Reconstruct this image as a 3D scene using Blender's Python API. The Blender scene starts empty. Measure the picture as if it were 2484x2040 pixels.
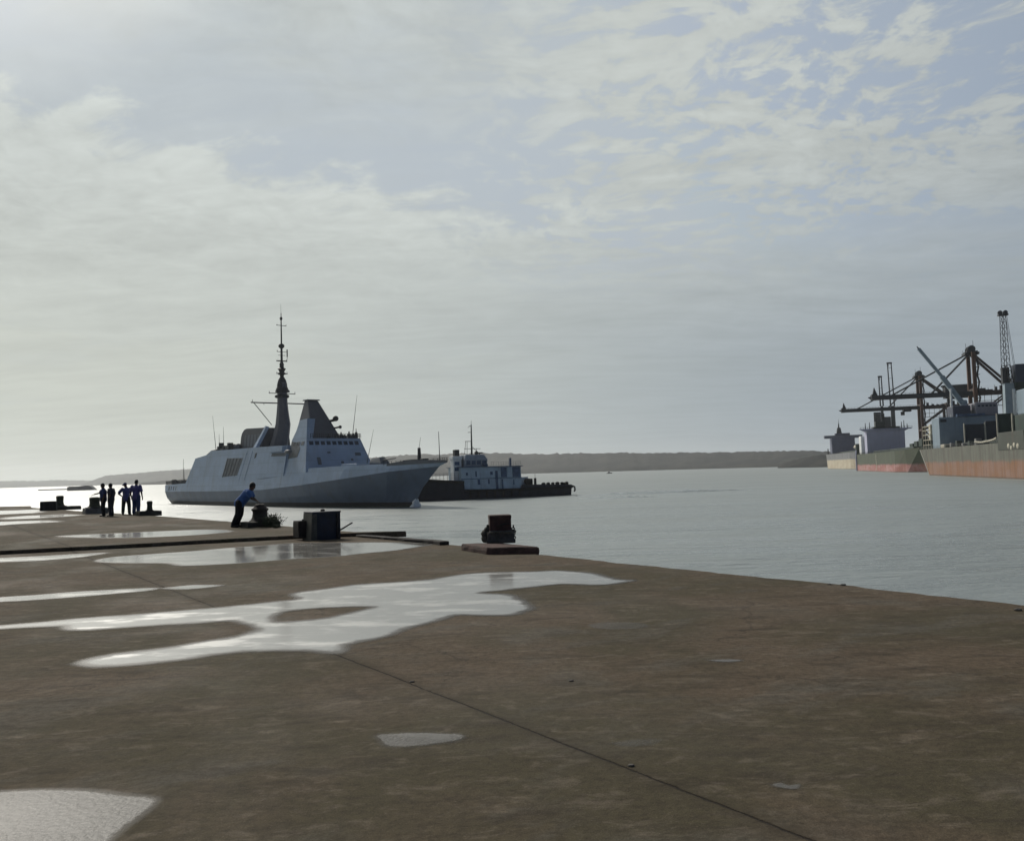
import bpy, bmesh, math, random
from mathutils import Vector, Matrix
from mathutils import noise as mnoise
random.seed(7)
S = bpy.context.scene
COL = S.collection
R_ = math.radians

# ------------------------------------------------------------------ camera
# world: camera looks along +Y, pier surface z=0, eye height 1.7 m, water z=-4.7
WZ = -4.7
HAZE = 0.00006
FOC = 2151.0 / 2484.0            # focal length / frame width
ROLL = R_(1.65)
PITCH = math.atan(126.2 / 2151.0 * math.cos(ROLL))
F0 = Vector((0, math.cos(PITCH), math.sin(PITCH)))
R0 = Vector((1, 0, 0)); U0 = Vector((0, -math.sin(PITCH), math.cos(PITCH)))
RV = math.cos(ROLL) * R0 - math.sin(ROLL) * U0
UV = math.sin(ROLL) * R0 + math.cos(ROLL) * U0
CAMP = Vector((0, 0, 1.7))
cam_d = bpy.data.cameras.new("camera")
cam = bpy.data.objects.new("camera", cam_d); COL.objects.link(cam)
cam_d.sensor_fit = 'HORIZONTAL'; cam_d.sensor_width = 36.0
cam_d.lens = 36.0 * FOC
cam_d.clip_start = 0.1; cam_d.clip_end = 60000
cam.matrix_world = Matrix(((RV.x, UV.x, -F0.x, CAMP.x), (RV.y, UV.y, -F0.y, CAMP.y),
                           (RV.z, UV.z, -F0.z, CAMP.z), (0, 0, 0, 1)))
S.camera = cam

def ray(px, py):
    return F0 + RV * ((px - 1242) / 2151.0) - UV * ((py - 1020) / 2151.0)
def on_ground(px, py, z=0.0):
    d = ray(px, py); return CAMP + d * ((z - CAMP.z) / d.z)
def at_depth(px, py, Y):
    d = ray(px, py); return CAMP + d * (Y / d.y)

# ------------------------------------------------------------------ render / view
S.view_settings.view_transform = 'Standard'
S.view_settings.look = 'None'
S.view_settings.exposure = 0.0
S.view_settings.gamma = 1.0
S.render.engine = 'CYCLES'
S.cycles.use_denoising = True
S.cycles.max_bounces = 6
S.cycles.diffuse_bounces = 3
S.cycles.glossy_bounces = 3
S.cycles.volume_bounces = 1
S.cycles.transparent_max_bounces = 8
S.cycles.sample_clamp_indirect = 6.0

# ------------------------------------------------------------------ sun and sky
SUN_AZ, SUN_EL = R_(-34), R_(38)
SUNV = Vector((math.sin(SUN_AZ) * math.cos(SUN_EL), math.cos(SUN_AZ) * math.cos(SUN_EL), math.sin(SUN_EL)))
sl = bpy.data.lights.new("sun", 'SUN'); sl.energy = 2.8; sl.angle = R_(11); sl.color = (1.0, 0.95, 0.86)
so = bpy.data.objects.new("sun", sl); COL.objects.link(so)
so.rotation_euler = (-SUNV).to_track_quat('-Z', 'Y').to_euler()

W = bpy.data.worlds.new("World"); S.world = W; W.use_nodes = True
nt = W.node_tree; nt.nodes.clear()
class NG:
    """tiny node helper: sockets or numbers in, socket out"""
    def __init__(s, t): s.t = t
    def n(s, typ, **kw):
        nd = s.t.nodes.new(typ)
        for k, v in kw.items(): setattr(nd, k, v)
        return nd
    def put(s, sock, v):
        if v is None: return
        if hasattr(v, 'is_output'): s.t.links.new(v, sock)
        else: sock.default_value = v
    def m(s, op, a, b=None, c=None, clamp=False):
        nd = s.n('ShaderNodeMath', operation=op, use_clamp=clamp)
        s.put(nd.inputs[0], a); s.put(nd.inputs[1], b); s.put(nd.inputs[2], c)
        return nd.outputs[0]
    def vm(s, op, a, b=None):
        nd = s.n('ShaderNodeVectorMath', operation=op)
        s.put(nd.inputs[0], a); s.put(nd.inputs[1], b)
        return nd.outputs['Value'] if op in ('DOT_PRODUCT', 'LENGTH') else nd.outputs[0]
    def ss(s, v, a, b, lo=0.0, hi=1.0):
        nd = s.n('ShaderNodeMapRange', interpolation_type='SMOOTHSTEP')
        s.put(nd.inputs[0], v); s.put(nd.inputs[1], a); s.put(nd.inputs[2], b); s.put(nd.inputs[3], lo); s.put(nd.inputs[4], hi)
        return nd.outputs[0]
    def lin(s, v, a, b, lo=0.0, hi=1.0):
        nd = s.n('ShaderNodeMapRange')
        s.put(nd.inputs[0], v); s.put(nd.inputs[1], a); s.put(nd.inputs[2], b); s.put(nd.inputs[3], lo); s.put(nd.inputs[4], hi)
        return nd.outputs[0]
    def mix(s, f, a, b, mode='MIX'):
        nd = s.n('ShaderNodeMix', data_type='RGBA', blend_type=mode)
        s.put(nd.inputs[0], f)
        for i, v in ((6, a), (7, b)):
            if isinstance(v, tuple) and len(v) == 3: v = v + (1.0,)
            s.put(nd.inputs[i], v)
        return nd.outputs[2]
    def noise(s, vec, scale, detail=4, rough=0.55, dist=0.0):
        nd = s.n('ShaderNodeTexNoise')
        s.put(nd.inputs['Vector'], vec); nd.inputs['Scale'].default_value = scale
        nd.inputs['Detail'].default_value = detail; nd.inputs['Roughness'].default_value = rough
        nd.inputs['Distortion'].default_value = dist
        return nd.outputs['Fac']
    def comb(s, x, y, z):
        nd = s.n('ShaderNodeCombineXYZ')
        s.put(nd.inputs[0], x); s.put(nd.inputs[1], y); s.put(nd.inputs[2], z); return nd.outputs[0]
    def sep(s, v):
        nd = s.n('ShaderNodeSeparateXYZ'); s.put(nd.inputs[0], v); return nd.outputs
    def mapv(s, v, scale=(1, 1, 1), rot=(0, 0, 0), loc=(0, 0, 0)):
        nd = s.n('ShaderNodeMapping'); s.put(nd.inputs[0], v)
        nd.inputs['Location'].default_value = loc; nd.inputs['Rotation'].default_value = rot; nd.inputs['Scale'].default_value = scale
        return nd.outputs[0]
    def scale(s, c, f):
        nd = s.n('ShaderNodeVectorMath', operation='SCALE'); s.put(nd.inputs[0], c); s.put(nd.inputs['Scale'], f); return nd.outputs[0]

def build_sky():
    g = NG(nt)
    d = g.n('ShaderNodeTexCoord').outputs['Generated']
    x, y, z = g.sep(d)
    zc = g.m('MAXIMUM', z, 0.0)
    az = g.m('ARCTAN2', x, y)                 # 0 = ahead of the pier, + to the right
    sun = g.vm('DOT_PRODUCT', d, tuple(SUNV))
    sky = g.n('ShaderNodeTexSky', sky_type='NISHITA')
    sky.sun_disc = False; sky.sun_elevation = SUN_EL; sky.sun_rotation = SUN_AZ % (2 * math.pi)
    sky.air_density = 1.0; sky.dust_density = 2.5; sky.ozone_density = 1.2
    # cloud sheet coordinates (a flat layer overhead)
    k = g.m('ADD', zc, 0.16)
    P = g.comb(g.m('DIVIDE', x, k), g.m('DIVIDE', y, k), 0.0)
    warp = g.noise(P, 1.3, 3, 0.5)
    Pw = g.vm('ADD', P, g.scale(g.comb(warp, g.m('MULTIPLY', warp, -0.6), 0.0), 0.55))
    big = g.noise(g.mapv(Pw, (0.85, 1.5, 1), (0, 0, R_(14)), (3.1, 1.7, 0)), 1.25, 6, 0.55)
    mid = g.noise(g.mapv(Pw, (3.8, 4.3, 1), (0, 0, R_(-8)), (0.6, 4.2, 0)), 1.5, 7, 0.62)
    fine = g.noise(g.mapv(Pw, (12.0, 12.5, 1), (0, 0, R_(10)), (7.7, 0.3, 0)), 1.35, 5, 0.6, 0.3)
    wisp = g.noise(g.mapv(Pw, (1.1, 7.0, 1), (0, 0, R_(-20)), (1.0, 9.2, 0)), 1.6, 6, 0.6, 0.4)
    # broken mackerel cloud high on the right, soft veil on the left, milk at the horizon
    right = g.ss(az, R_(-8), R_(10))
    high = g.ss(z, 0.17, 0.27)
    broken = g.m('MULTIPLY', right, high)
    cov_s = g.ss(g.m('ADD', g.m('MULTIPLY', big, 0.65), g.m('MULTIPLY', wisp, 0.35)), 0.36, 0.62)
    cov_b = g.ss(g.m('ADD', g.m('ADD', g.m('MULTIPLY', big, 0.36), g.m('MULTIPLY', mid, 0.32)), g.m('MULTIPLY', fine, 0.32)), 0.462, 0.528)
    # soft cloud bank low on the left with a clearer lane above it
    zt = g.m('ADD', g.m('SUBTRACT', 0.30, g.m('MULTIPLY', az, 0.16)), g.m('MULTIPLY', g.m('SUBTRACT', mid, 0.5), 0.20))
    below = g.m('SUBTRACT', zt, z)
    bank = g.ss(below, -0.012, 0.035)
    rim = g.m('MULTIPLY', bank, g.ss(below, 0.02, 0.13, 1.0, 0.0))
    cov_s = g.m('MAXIMUM', g.m('MULTIPLY', cov_s, g.ss(below, -0.16, -0.02, 0.75, 0.35)), g.m('MULTIPLY', bank, 0.95))
    upper = g.m('ADD', g.m('MULTIPLY', cov_b, broken), g.m('MULTIPLY', cov_s, g.m('SUBTRACT', 1.0, broken)))
    milk = g.ss(g.m('ADD', z, g.m('MULTIPLY', g.m('SUBTRACT', big, 0.5), 0.30)), 0.10, 0.30, 1.0, 0.0)
    cover = g.m('MAXIMUM', g.m('MULTIPLY', upper, 0.97), milk)
    # brightness of cloud and of veil: forward scattering towards the sun
    s01 = g.lin(sun, -1.0, 1.0)
    fwd = g.ss(sun, -0.25, 0.85)
    over = g.ss(z, 0.46, 0.86, 1.0, 0.32)             # out-of-view sky overhead dimmed, added to darken the frigate's front
    cl = g.mix(fwd, (0.055, 0.085, 0.15), (0.550, 0.585, 0.560))
    hz = g.mix(g.ss(az, R_(-32), R_(30)), (0.555, 0.585, 0.530), (0.315, 0.368, 0.412))
    behind = g.ss(g.m('SUBTRACT', g.m('MULTIPLY', y, 0.9), g.m('MULTIPLY', x, 0.44)), -0.12, 0.5, 0.0, 1.0)
    hz = g.mix(behind, (0.06, 0.09, 0.15), hz)
    body = g.mix(g.ss(z, 0.06, 0.36), hz, cl)
    streak = g.noise(g.mapv(d, (3.0, 3.0, 26.0), (R_(4), R_(-3), 0)), 1.6, 6, 0.62, 0.3)
    tex = g.m('ADD', 0.86, g.m('ADD', g.m('MULTIPLY', g.m('SUBTRACT', mid, 0.5), g.m('MULTIPLY', g.ss(z, 0.06, 0.25), 0.42)), g.m('MULTIPLY', wisp, 0.22)))
    tex = g.m('ADD', tex, g.m('ADD', g.m('MULTIPLY', g.m('SUBTRACT', streak, 0.5), 0.22), g.m('MULTIPLY', g.m('SUBTRACT', fine, 0.5), g.m('MULTIPLY', high, 0.34))))
    tex = g.m('ADD', tex, g.m('MULTIPLY', g.m('MULTIPLY', rim, g.m('SUBTRACT', 1.0, right)), 0.10))
    body = g.scale(body, tex)
    blue = g.scale(sky.outputs[0], 0.10)
    blue = g.vm('MINIMUM', blue, (0.43, 0.49, 0.565))
    veil = g.mix(0.60, blue, g.mix(fwd, (0.05, 0.09, 0.18), (0.465, 0.518, 0.555)))
    col = g.scale(g.mix(cover, veil, body), over)
    # aureole around the veiled sun
    au = g.m('ADD', g.m('MULTIPLY', g.ss(sun, 0.948, 1.0), 0.36), g.m('MULTIPLY', g.ss(sun, 0.990, 1.0), 5.0))
    col = g.vm('ADD', col, g.scale((1.0, 0.92, 0.78), au))
    bg = g.n('ShaderNodeBackground')
    g.put(bg.inputs[0], g.scale(col, 10.0)); bg.inputs[1].default_value = 0.10
    out = g.n('ShaderNodeOutputWorld'); nt.links.new(bg.outputs[0], out.inputs[0])
build_sky()
W.cycles.sampling_method = 'MANUAL'; W.cycles.sample_map_resolution = 1024

# ------------------------------------------------------------------ object helpers
def tag(o, label=None, cat=None, group=None, kind=None):
    if label: o['label'] = label
    if cat: o['category'] = cat
    if group: o['group'] = group
    if kind: o['kind'] = kind
    return o
def thing(name, label, cat, loc=(0, 0, 0), rz=0.0, group=None):
    o = bpy.data.objects.new(name, None); COL.objects.link(o)
    o.location = loc; o.rotation_euler = (0, 0, rz); o.empty_display_size = 0.3
    return tag(o, label, cat, group)
def copy_tree(o, parent=None):
    c = o.copy(); COL.objects.link(c)
    if parent is not None: c.parent = parent
    for ch in o.children: copy_tree(ch, c)
    return c

class MB:
    """collects shapes, builds ONE mesh object"""
    def __init__(s): s.v = []; s.f = []
    def add(s, vs, fs):
        n = len(s.v); s.v += [Vector(p) for p in vs]; s.f += [tuple(i + n for i in f) for f in fs]; return s
    def hexa(s, b, t):
        """4 bottom points, 4 top points (same order)"""
        return s.add(list(b) + list(t), [(3, 2, 1, 0), (4, 5, 6, 7), (0, 1, 5, 4), (1, 2, 6, 5), (2, 3, 7, 6), (3, 0, 4, 7)])
    def box(s, x0, x1, y0, y1, z0, z1):
        return s.hexa([(x0, y0, z0), (x1, y0, z0), (x1, y1, z0), (x0, y1, z0)], [(x0, y0, z1), (x1, y0, z1), (x1, y1, z1), (x0, y1, z1)])
    def frustum(s, b, z0, t, z1):
        return s.hexa([(b[0], b[2], z0), (b[1], b[2], z0), (b[1], b[3], z0), (b[0], b[3], z0)],
                      [(t[0], t[2], z1), (t[1], t[2], z1), (t[1], t[3], z1), (t[0], t[3], z1)])
    def tube(s, p, q, r0, r1=None, n=8, cap=True):
        r1 = r0 if r1 is None else r1
        p = Vector(p); q = Vector(q); d = (q - p)
        if d.length < 1e-6: return s
        d.normalize(); a = d.orthogonal().normalized(); b = d.cross(a)
        vs = []
        for c, r in ((p, r0), (q, r1)):
            for i in range(n):
                t = 2 * math.pi * i / n; vs.append(c + (a * math.cos(t) + b * math.sin(t)) * r)
        fs = [(i, (i + 1) % n, n + (i + 1) % n, n + i) for i in range(n)]
        if cap: fs += [tuple(range(n - 1, -1, -1)), tuple(range(n, 2 * n))]
        return s.add(vs, fs)
    def path(s, pts, r, n=6):
        for a, b in zip(pts, pts[1:]): s.tube(a, b, r, r, n)
        return s
    def beam(s, p, q, w, h):
        """box section member between two points, w across, h in the up-ish direction"""
        p = Vector(p); q = Vector(q); d = (q - p).normalized()
        up = Vector((0, 0, 1)) if abs(d.z) < 0.95 else Vector((1, 0, 0))
        a = d.cross(up).normalized() * (w / 2); b = a.cross(d).normalized() * (h / 2)
        return s.hexa([p - a - b, p + a - b, q + a - b, q - a - b], [p - a + b, p + a + b, q + a + b, q - a + b])
    def lathe(s, prof, c=(0, 0, 0), n=16):
        c = Vector(c); vs = []; fs = []
        for r, z in prof:
            for i in range(n):
                t = 2 * math.pi * i / n; vs.append(c + Vector((r * math.cos(t), r * math.sin(t), z)))
        for k in range(len(prof) - 1):
            for i in range(n): fs.append((k * n + i, k * n + (i + 1) % n, (k + 1) * n + (i + 1) % n, (k + 1) * n + i))
        fs += [tuple(range(n - 1, -1, -1)), tuple(range((len(prof) - 1) * n, len(prof) * n))]
        return s.add(vs, fs)
    def ball(s, c, r, n=12, sc=(1, 1, 1), rot=None):
        c = Vector(c); vs = []; fs = []; m = n // 2
        for j in range(1, m):
            ph = math.pi * j / m
            for i in range(n):
                t = 2 * math.pi * i / n
                p = Vector((math.sin(ph) * math.cos(t) * sc[0], math.sin(ph) * math.sin(t) * sc[1], math.cos(ph) * sc[2])) * r
                if rot: p = rot @ p
                vs.append(c + p)
        for j in range(m - 2):
            for i in range(n): fs.append((j * n + i, (j + 1) * n + i, (j + 1) * n + (i + 1) % n, j * n + (i + 1) % n))
        pt = Vector((0, 0, r * sc[2])); pb = -pt
        if rot: pt = rot @ pt; pb = rot @ pb
        vs += [c + pt, c + pb]; k = (m - 1) * n
        for i in range(n):
            fs.append((k, i, (i + 1) % n)); fs.append((k + 1, (m - 2) * n + (i + 1) % n, (m - 2) * n + i))
        return s.add(vs, fs)
    def capsule(s, p, q, r0, r1, n=12):
        s.tube(p, q, r0, r1, n); s.ball(p, r0, n); s.ball(q, r1, n); return s
    def loft(s, rings, cap=True, closed=True):
        n = len(rings[0]); vs = [p for r in rings for p in r]; fs = []
        for k in range(len(rings) - 1):
            for i in range(n if closed else n - 1): fs.append((k * n + i, k * n + (i + 1) % n, (k + 1) * n + (i + 1) % n, (k + 1) * n + i))
        if cap: fs += [tuple(range(n - 1, -1, -1)), tuple(range((len(rings) - 1) * n, len(rings) * n))]
        return s.add(vs, fs)
    def slab(s, pts, h):
        """planar polygon thickened by h along its normal (both ways if h is a pair)"""
        P = [Vector(p) for p in pts]; nrm = Vector((0, 0, 0))
        for i in range(len(P)): nrm += P[i].cross(P[(i + 1) % len(P)])
        nrm.normalize(); lo, hi = h if isinstance(h, tuple) else (0.0, h)
        return s.loft([[p + nrm * lo for p in P], [p + nrm * hi for p in P]])
    def build(s, name, mat, parent=None, smooth=False, bevel=0.0, loc=None):
        me = bpy.data.meshes.new(name); me.from_pydata([tuple(p) for p in s.v], [], s.f)
        bm = bmesh.new(); bm.from_mesh(me); bmesh.ops.recalc_face_normals(bm, faces=bm.faces); bm.to_mesh(me); bm.free()
        o = bpy.data.objects.new(name, me); COL.objects.link(o)
        if mat: me.materials.append(mat)
        if parent is not None: o.parent = parent
        if loc is not None: o.location = loc
        if smooth:
            for p in me.polygons: p.use_smooth = True
        if bevel:
            b = o.modifiers.new('bevel', 'BEVEL'); b.width = bevel; b.segments = 2; b.limit_method = 'ANGLE'; b.angle_limit = R_(40)
        return o

# ------------------------------------------------------------------ materials
def new_mat(name):
    m = bpy.data.materials.new(name); m.use_nodes = True; m.node_tree.nodes.clear()
    g = NG(m.node_tree); b = g.n('ShaderNodeBsdfPrincipled'); o = g.n('ShaderNodeOutputMaterial')
    m.node_tree.links.new(b.outputs[0], o.inputs[0]); return m, g, b
def paint(name, col, rough=0.55, var=0.25, scale=1.5, streak=0.0, streak_col=(0.10, 0.055, 0.03), sscale=(1.5, 1.5, 0.12), metal=0.0, spec=0.4, bump=0.0, dirt=0.0, dirt_col=(0.06, 0.055, 0.05)):
    m, g, b = new_mat(name)
    v = g.n('ShaderNodeTexCoord').outputs['Object']
    n = g.noise(v, scale, 5, 0.6)
    lo = tuple(c * (1 - var) for c in col); hi = tuple(min(1, c * (1 + var)) for c in col)
    c = g.mix(g.ss(n, 0.3, 0.7), lo, hi)
    if streak:
        st = g.noise(g.mapv(v, sscale), 1.0, 6, 0.65)
        c = g.mix(g.m('MULTIPLY', g.ss(st, 0.5, 0.72), streak), c, streak_col)
    if dirt:
        dn = g.noise(v, scale * 3.1, 6, 0.7)
        c = g.mix(g.m('MULTIPLY', g.ss(dn, 0.52, 0.7), dirt), c, dirt_col)
    g.put(b.inputs['Base Color'], c)
    g.put(b.inputs['Roughness'], g.lin(n, 0.2, 0.8, rough - 0.08, min(1, rough + 0.12)))
    b.inputs['Metallic'].default_value = metal; b.inputs['Specular IOR Level'].default_value = spec
    if bump:
        bn = g.n('ShaderNodeBump'); bn.inputs['Strength'].default_value = bump; bn.inputs['Distance'].default_value = 0.05
        g.put(bn.inputs['Height'], g.noise(v, scale * 6, 5, 0.6)); g.put(b.inputs['Normal'], bn.outputs[0])
    return m
# ================================================================== THE SETTING
def mat_concrete():
    m, g, b = new_mat('worn_concrete')
    v = g.n('ShaderNodeTexCoord').outputs['Object']
    # pier frame: u runs along the pier edge, w across it
    a = R_(-34)
    vr = g.mapv(v, (1, 1, 1), (0, 0, a))          # x' across, y' along
    big = g.noise(vr, 0.33, 5, 0.6, 0.4)
    patch = g.noise(g.mapv(vr, (0.55, 1.0, 1)), 1.05, 6, 0.62, 0.5)
    streak = g.noise(g.mapv(v, (0.8, 2.6, 1), (0, 0, R_(-12))), 1.5, 7, 0.66, 0.3)
    grit = g.noise(v, 15.0, 6, 0.75)
    fine = g.noise(g.mapv(v, (1, 2.2, 1), (0, 0, R_(-10))), 34.0, 5, 0.75)
    olive = (0.076, 0.065, 0.040); brown = (0.114, 0.086, 0.060); grey = (0.104, 0.095, 0.078); dark = (0.046, 0.037, 0.027); pale = (0.195, 0.160, 0.125)
    c = g.mix(g.ss(big, 0.40, 0.60), olive, brown)
    c = g.mix(g.ss(patch, 0.50, 0.68, 0.0, 0.8), c, grey)
    c = g.mix(g.ss(streak, 0.50, 0.68, 0.0, 0.72), c, dark)
    c = g.mix(g.ss(g.noise(g.mapv(v, (1.0, 2.3, 1), (0, 0, R_(8)), (5, 3, 0)), 1.9, 7, 0.7), 0.56, 0.72, 0.0, 0.65), c, pale)
    c = g.mix(g.ss(g.noise(v, 6.5, 4, 0.6), 0.62, 0.78, 0.0, 0.4), c, dark)
    c = g.mix(g.ss(grit, 0.34, 0.60, 0.62, 0.0), c, dark)
    c = g.mix(g.ss(fine, 0.56, 0.72, 0.0, 0.60), c, pale)
    grain = g.noise(v, 105.0, 4, 0.7)
    blot = g.noise(g.mapv(v, (1.0, 1.7, 1), (0, 0, R_(-20)), (11, 4, 0)), 3.1, 6, 0.7, 0.6)
    c = g.mix(g.ss(blot, 0.52, 0.68, 0.0, 0.36), c, pale)
    c = g.mix(g.ss(blot, 0.32, 0.46, 0.42, 0.0), c, dark)
    c = g.scale(c, g.lin(grain, 0.3, 0.7, 0.72, 1.34))
    # expansion joints (cast in the slab) parallel to the edge
    X = g.sep(vr)[0]
    wob = g.m('MULTIPLY', g.m('SUBTRACT', g.noise(vr, 1.2, 6, 0.7), 0.5), 0.045)
    wob = g.m('ADD', wob, g.m('MULTIPLY', g.m('SUBTRACT', g.noise(vr, 14, 3, 0.7), 0.5), 0.022))
    xj = g.m('ADD', g.m('ADD', X, JOINT_OFF), wob)
    dj = g.m('ABSOLUTE', g.m('SUBTRACT', g.m('FRACT', g.m('ADD', g.m('DIVIDE', xj, 60.0), 0.5)), 0.5))
    dj = g.m('MULTIPLY', dj, 60.0)
    wd = g.lin(g.noise(vr, 2.3, 4, 0.7), 0.3, 0.7, 0.004, 0.022)
    jn = g.m('SUBTRACT', 1.0, g.m('DIVIDE', dj, wd), clamp=True)
    halo = g.ss(dj, 0.0, 0.16, 0.35, 0.0)
    # hairline cracks
    vo = g.n('ShaderNodeTexVoronoi', feature='DISTANCE_TO_EDGE'); vo.inputs['Scale'].default_value = 0.42
    g.put(vo.inputs['Vector'], g.vm('ADD', vr, g.scale(g.comb(g.noise(vr, 2.1, 5, 0.7), g.noise(g.mapv(vr, loc=(9, 9, 0)), 2.1, 5, 0.7), 0.0), 0.7)))
    crk = g.m('MULTIPLY', g.ss(vo.outputs['Distance'], 0.0, 0.006, 0.6, 0.0), g.ss(big, 0.46, 0.6))
    c = g.mix(halo, c, dark)
    c = g.mix(g.m('MAXIMUM', jn, crk), c, (0.030, 0.024, 0.020))
    g.put(b.inputs['Base Color'], c)
    # damp patches shine more
    damp = g.ss(g.noise(g.mapv(vr, (1, 0.6, 1), loc=(2, 5, 0)), 0.55, 6, 0.6), 0.46, 0.66)
    g.put(b.inputs['Roughness'], g.lin(damp, 0, 1, 0.92, 0.78))
    b.inputs['Specular IOR Level'].default_value = 0.10
    h = g.m('ADD', g.m('ADD', g.m('MULTIPLY', grit, 0.012), g.m('MULTIPLY', fine, 0.004)), g.m('ADD', g.m('MULTIPLY', patch, 0.035), g.m('MULTIPLY', jn, -0.03)))
    bn = g.n('ShaderNodeBump'); bn.inputs['Strength'].default_value = 0.75; bn.inputs['Distance'].default_value = 1.0
    g.put(bn.inputs['Height'], h); g.put(b.inputs['Normal'], bn.outputs[0])
    return m
# signed offset that puts a joint through the line (-7.75,17.54)-(1.28,4.11)
_c, _s = math.cos(R_(34)), math.sin(R_(34))
def xprime(x, y): return _c * x + _s * y
JOINT_OFF = -(xprime(-1.73, 8.66) + xprime(1.28, 4.11)) / 2
M_CONC = mat_concrete()

def mat_water(name='harbour_water', calmness=0.0):
    m, g, b = new_mat(name)
    v = g.n('ShaderNodeTexCoord').outputs['Object']
    dist = g.vm('LENGTH', v)
    sw = g.noise(g.mapv(v, (0.045, 0.13, 1), (0, 0, R_(8))), 1.0, 5, 0.6, 0.4)
    ch = g.noise(g.mapv(v, (0.42, 1.05, 1), (0, 0, R_(-6))), 1.0, 5, 0.6, 0.2)
    rp = g.noise(g.mapv(v, (1.9, 4.2, 1), (0, 0, R_(10))), 1.0, 3, 0.6)
    calm = g.noise(g.mapv(v, (0.006, 0.022, 1), (0, 0, R_(6))), 1.0, 4, 0.55)
    amp = g.ss(calm, 0.35, 0.65, 0.55, 1.15)
    h = g.m('ADD', g.m('MULTIPLY', sw, 0.75), g.m('ADD', g.m('MULTIPLY', ch, 0.30), g.m('MULTIPLY', rp, 0.085)))
    bn = g.n('ShaderNodeBump'); bn.inputs['Distance'].default_value = 1.0
    g.put(bn.inputs['Strength'], g.m('MULTIPLY', g.lin(dist, 20, 700, 1.0, 0.95), amp))
    g.put(bn.inputs['Height'], h); g.put(b.inputs['Normal'], bn.outputs[0])
    b.inputs['Base Color'].default_value = (0.205, 0.235, 0.228, 1)
    gust = g.noise(g.mapv(v, (0.010, 0.05, 1), (0, 0, R_(5)), (3, 8, 0)), 1.0, 6, 0.62, 0.3)
    cat = g.noise(g.mapv(v, (0.10, 0.42, 1), (0, 0, R_(4)), (1, 2, 0)), 1.0, 5, 0.65, 0.2)
    rg = g.m('ADD', g.lin(dist, 20, 500, 0.28, 0.53), g.m('ADD', g.m('MULTIPLY', g.m('SUBTRACT', gust, 0.5), 0.34), g.m('MULTIPLY', g.m('SUBTRACT', cat, 0.5), 0.55)))
    g.put(b.inputs['Roughness'], g.m('MAXIMUM', g.m('SUBTRACT', rg, calmness), 0.08))
    b.inputs['IOR'].default_value = 2.3
    return m
M_WATER = mat_water(); M_WAKE = mat_water('smooth_wake_water', 0.38)
tag(MB().add([(-9000, -9000, WZ), (9000, -9000, WZ), (9000, 9000, WZ), (-9000, 9000, WZ)], [(0, 1, 2, 3)]).build('water', M_WATER), kind='structure')

# ---- pier: one big slab with its edge walls, and a raised slab beyond a step
EDGE = [(21.9, -13.6), (12.6, 0.28), (5.87, 10.34), (4.56, 12.55), (3.40, 14.10), (2.25, 15.70), (1.37, 17.05), (0.52, 18.40), (-0.50, 19.95), (-1.47, 21.46), (-3.45, 24.35), (-5.6, 27.3), (-8.30, 31.05), (-12.3, 36.4), (-16.45, 41.95), (-21.8, 48.6), (-27.4, 55.5), (-32.0, 61.6), (-36.6, 67.4), (-39.6, 72.8)]
fine_edge = []
for (x0, y0), (x1, y1) in zip(EDGE, EDGE[1:]):
    L = math.hypot(x1 - x0, y1 - y0); n = max(1, int(L / 0.22)) if 3 < y0 < 34 else 1
    for i in range(n):
        t = i / n; x = x0 + (x1 - x0) * t; y = y0 + (y1 - y0) * t
        j = (mnoise.noise(Vector((x * 1.1, y * 1.1, 3))) * 0.10 + mnoise.noise(Vector((x * 4, y * 4, 1))) * 0.06) if 3 < y0 < 34 else 0
        fine_edge.append((x - 0.83 * j, y - 0.55 * j))
fine_edge.append(EDGE[-1])
def slab_mesh(poly, z0, z1):
    """top with a chamfered, slightly ragged rim"""
    n = len(poly)
    cx = sum(p[0] for p in poly) / n; cy = sum(p[1] for p in poly) / n
    rings = []
    rings.append([Vector((x, y, z0)) for x, y in poly])
    rings.append([Vector((x, y, z1 - 0.035)) for x, y in poly])
    inn = []
    for i, (x, y) in enumerate(poly):
        d = Vector((cx - x, cy - y, 0)).normalized()
        inn.append(Vector((x, y, z1)) + d * (0.03 + 0.02 * mnoise.noise(Vector((x * 3, y * 3, 7)))))
    rings.append(inn)
    return MB().loft(rings)
poly = fine_edge + [(-50, 77.0), (-140, 100.0), (-140, -40), (21.9, -40)]
tag(slab_mesh(poly, -5.3, 0.0).build('pier', M_CONC), kind='structure')
# raised slab beyond the dark step
STEP = [(-3.15, 25.75), (-4.2, 25.62), (-5.6, 25.45), (-6.84, 25.07), (-8.6, 24.33), (-10.34, 23.55), (-13.07, 22.55), (-19.0, 20.3), (-60.0, 5.0)]
rag = []
for (x0, y0), (x1, y1) in zip(STEP, STEP[1:]):
    n = 14 if x0 > -19 else 4
    for i in range(n):
        t = i / n; x = x0 + (x1 - x0) * t; y = y0 + (y1 - y0) * t
        rag.append((x, y + 0.06 * mnoise.noise(Vector((x * 1.7, y, 5)))))
far_edge = [(x + 0.012, y + 0.008) for x, y in fine_edge if y > 25.9]
poly2 = far_edge + [(-50.0, 76.8), (-139.9, 99.8), (-139.9, 0)] + list(reversed(rag + [STEP[-1]]))
SLZ = 0.10
tag(slab_mesh(poly2, -0.06, SLZ).build('pier_slab', M_CONC), kind='structure')

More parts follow.
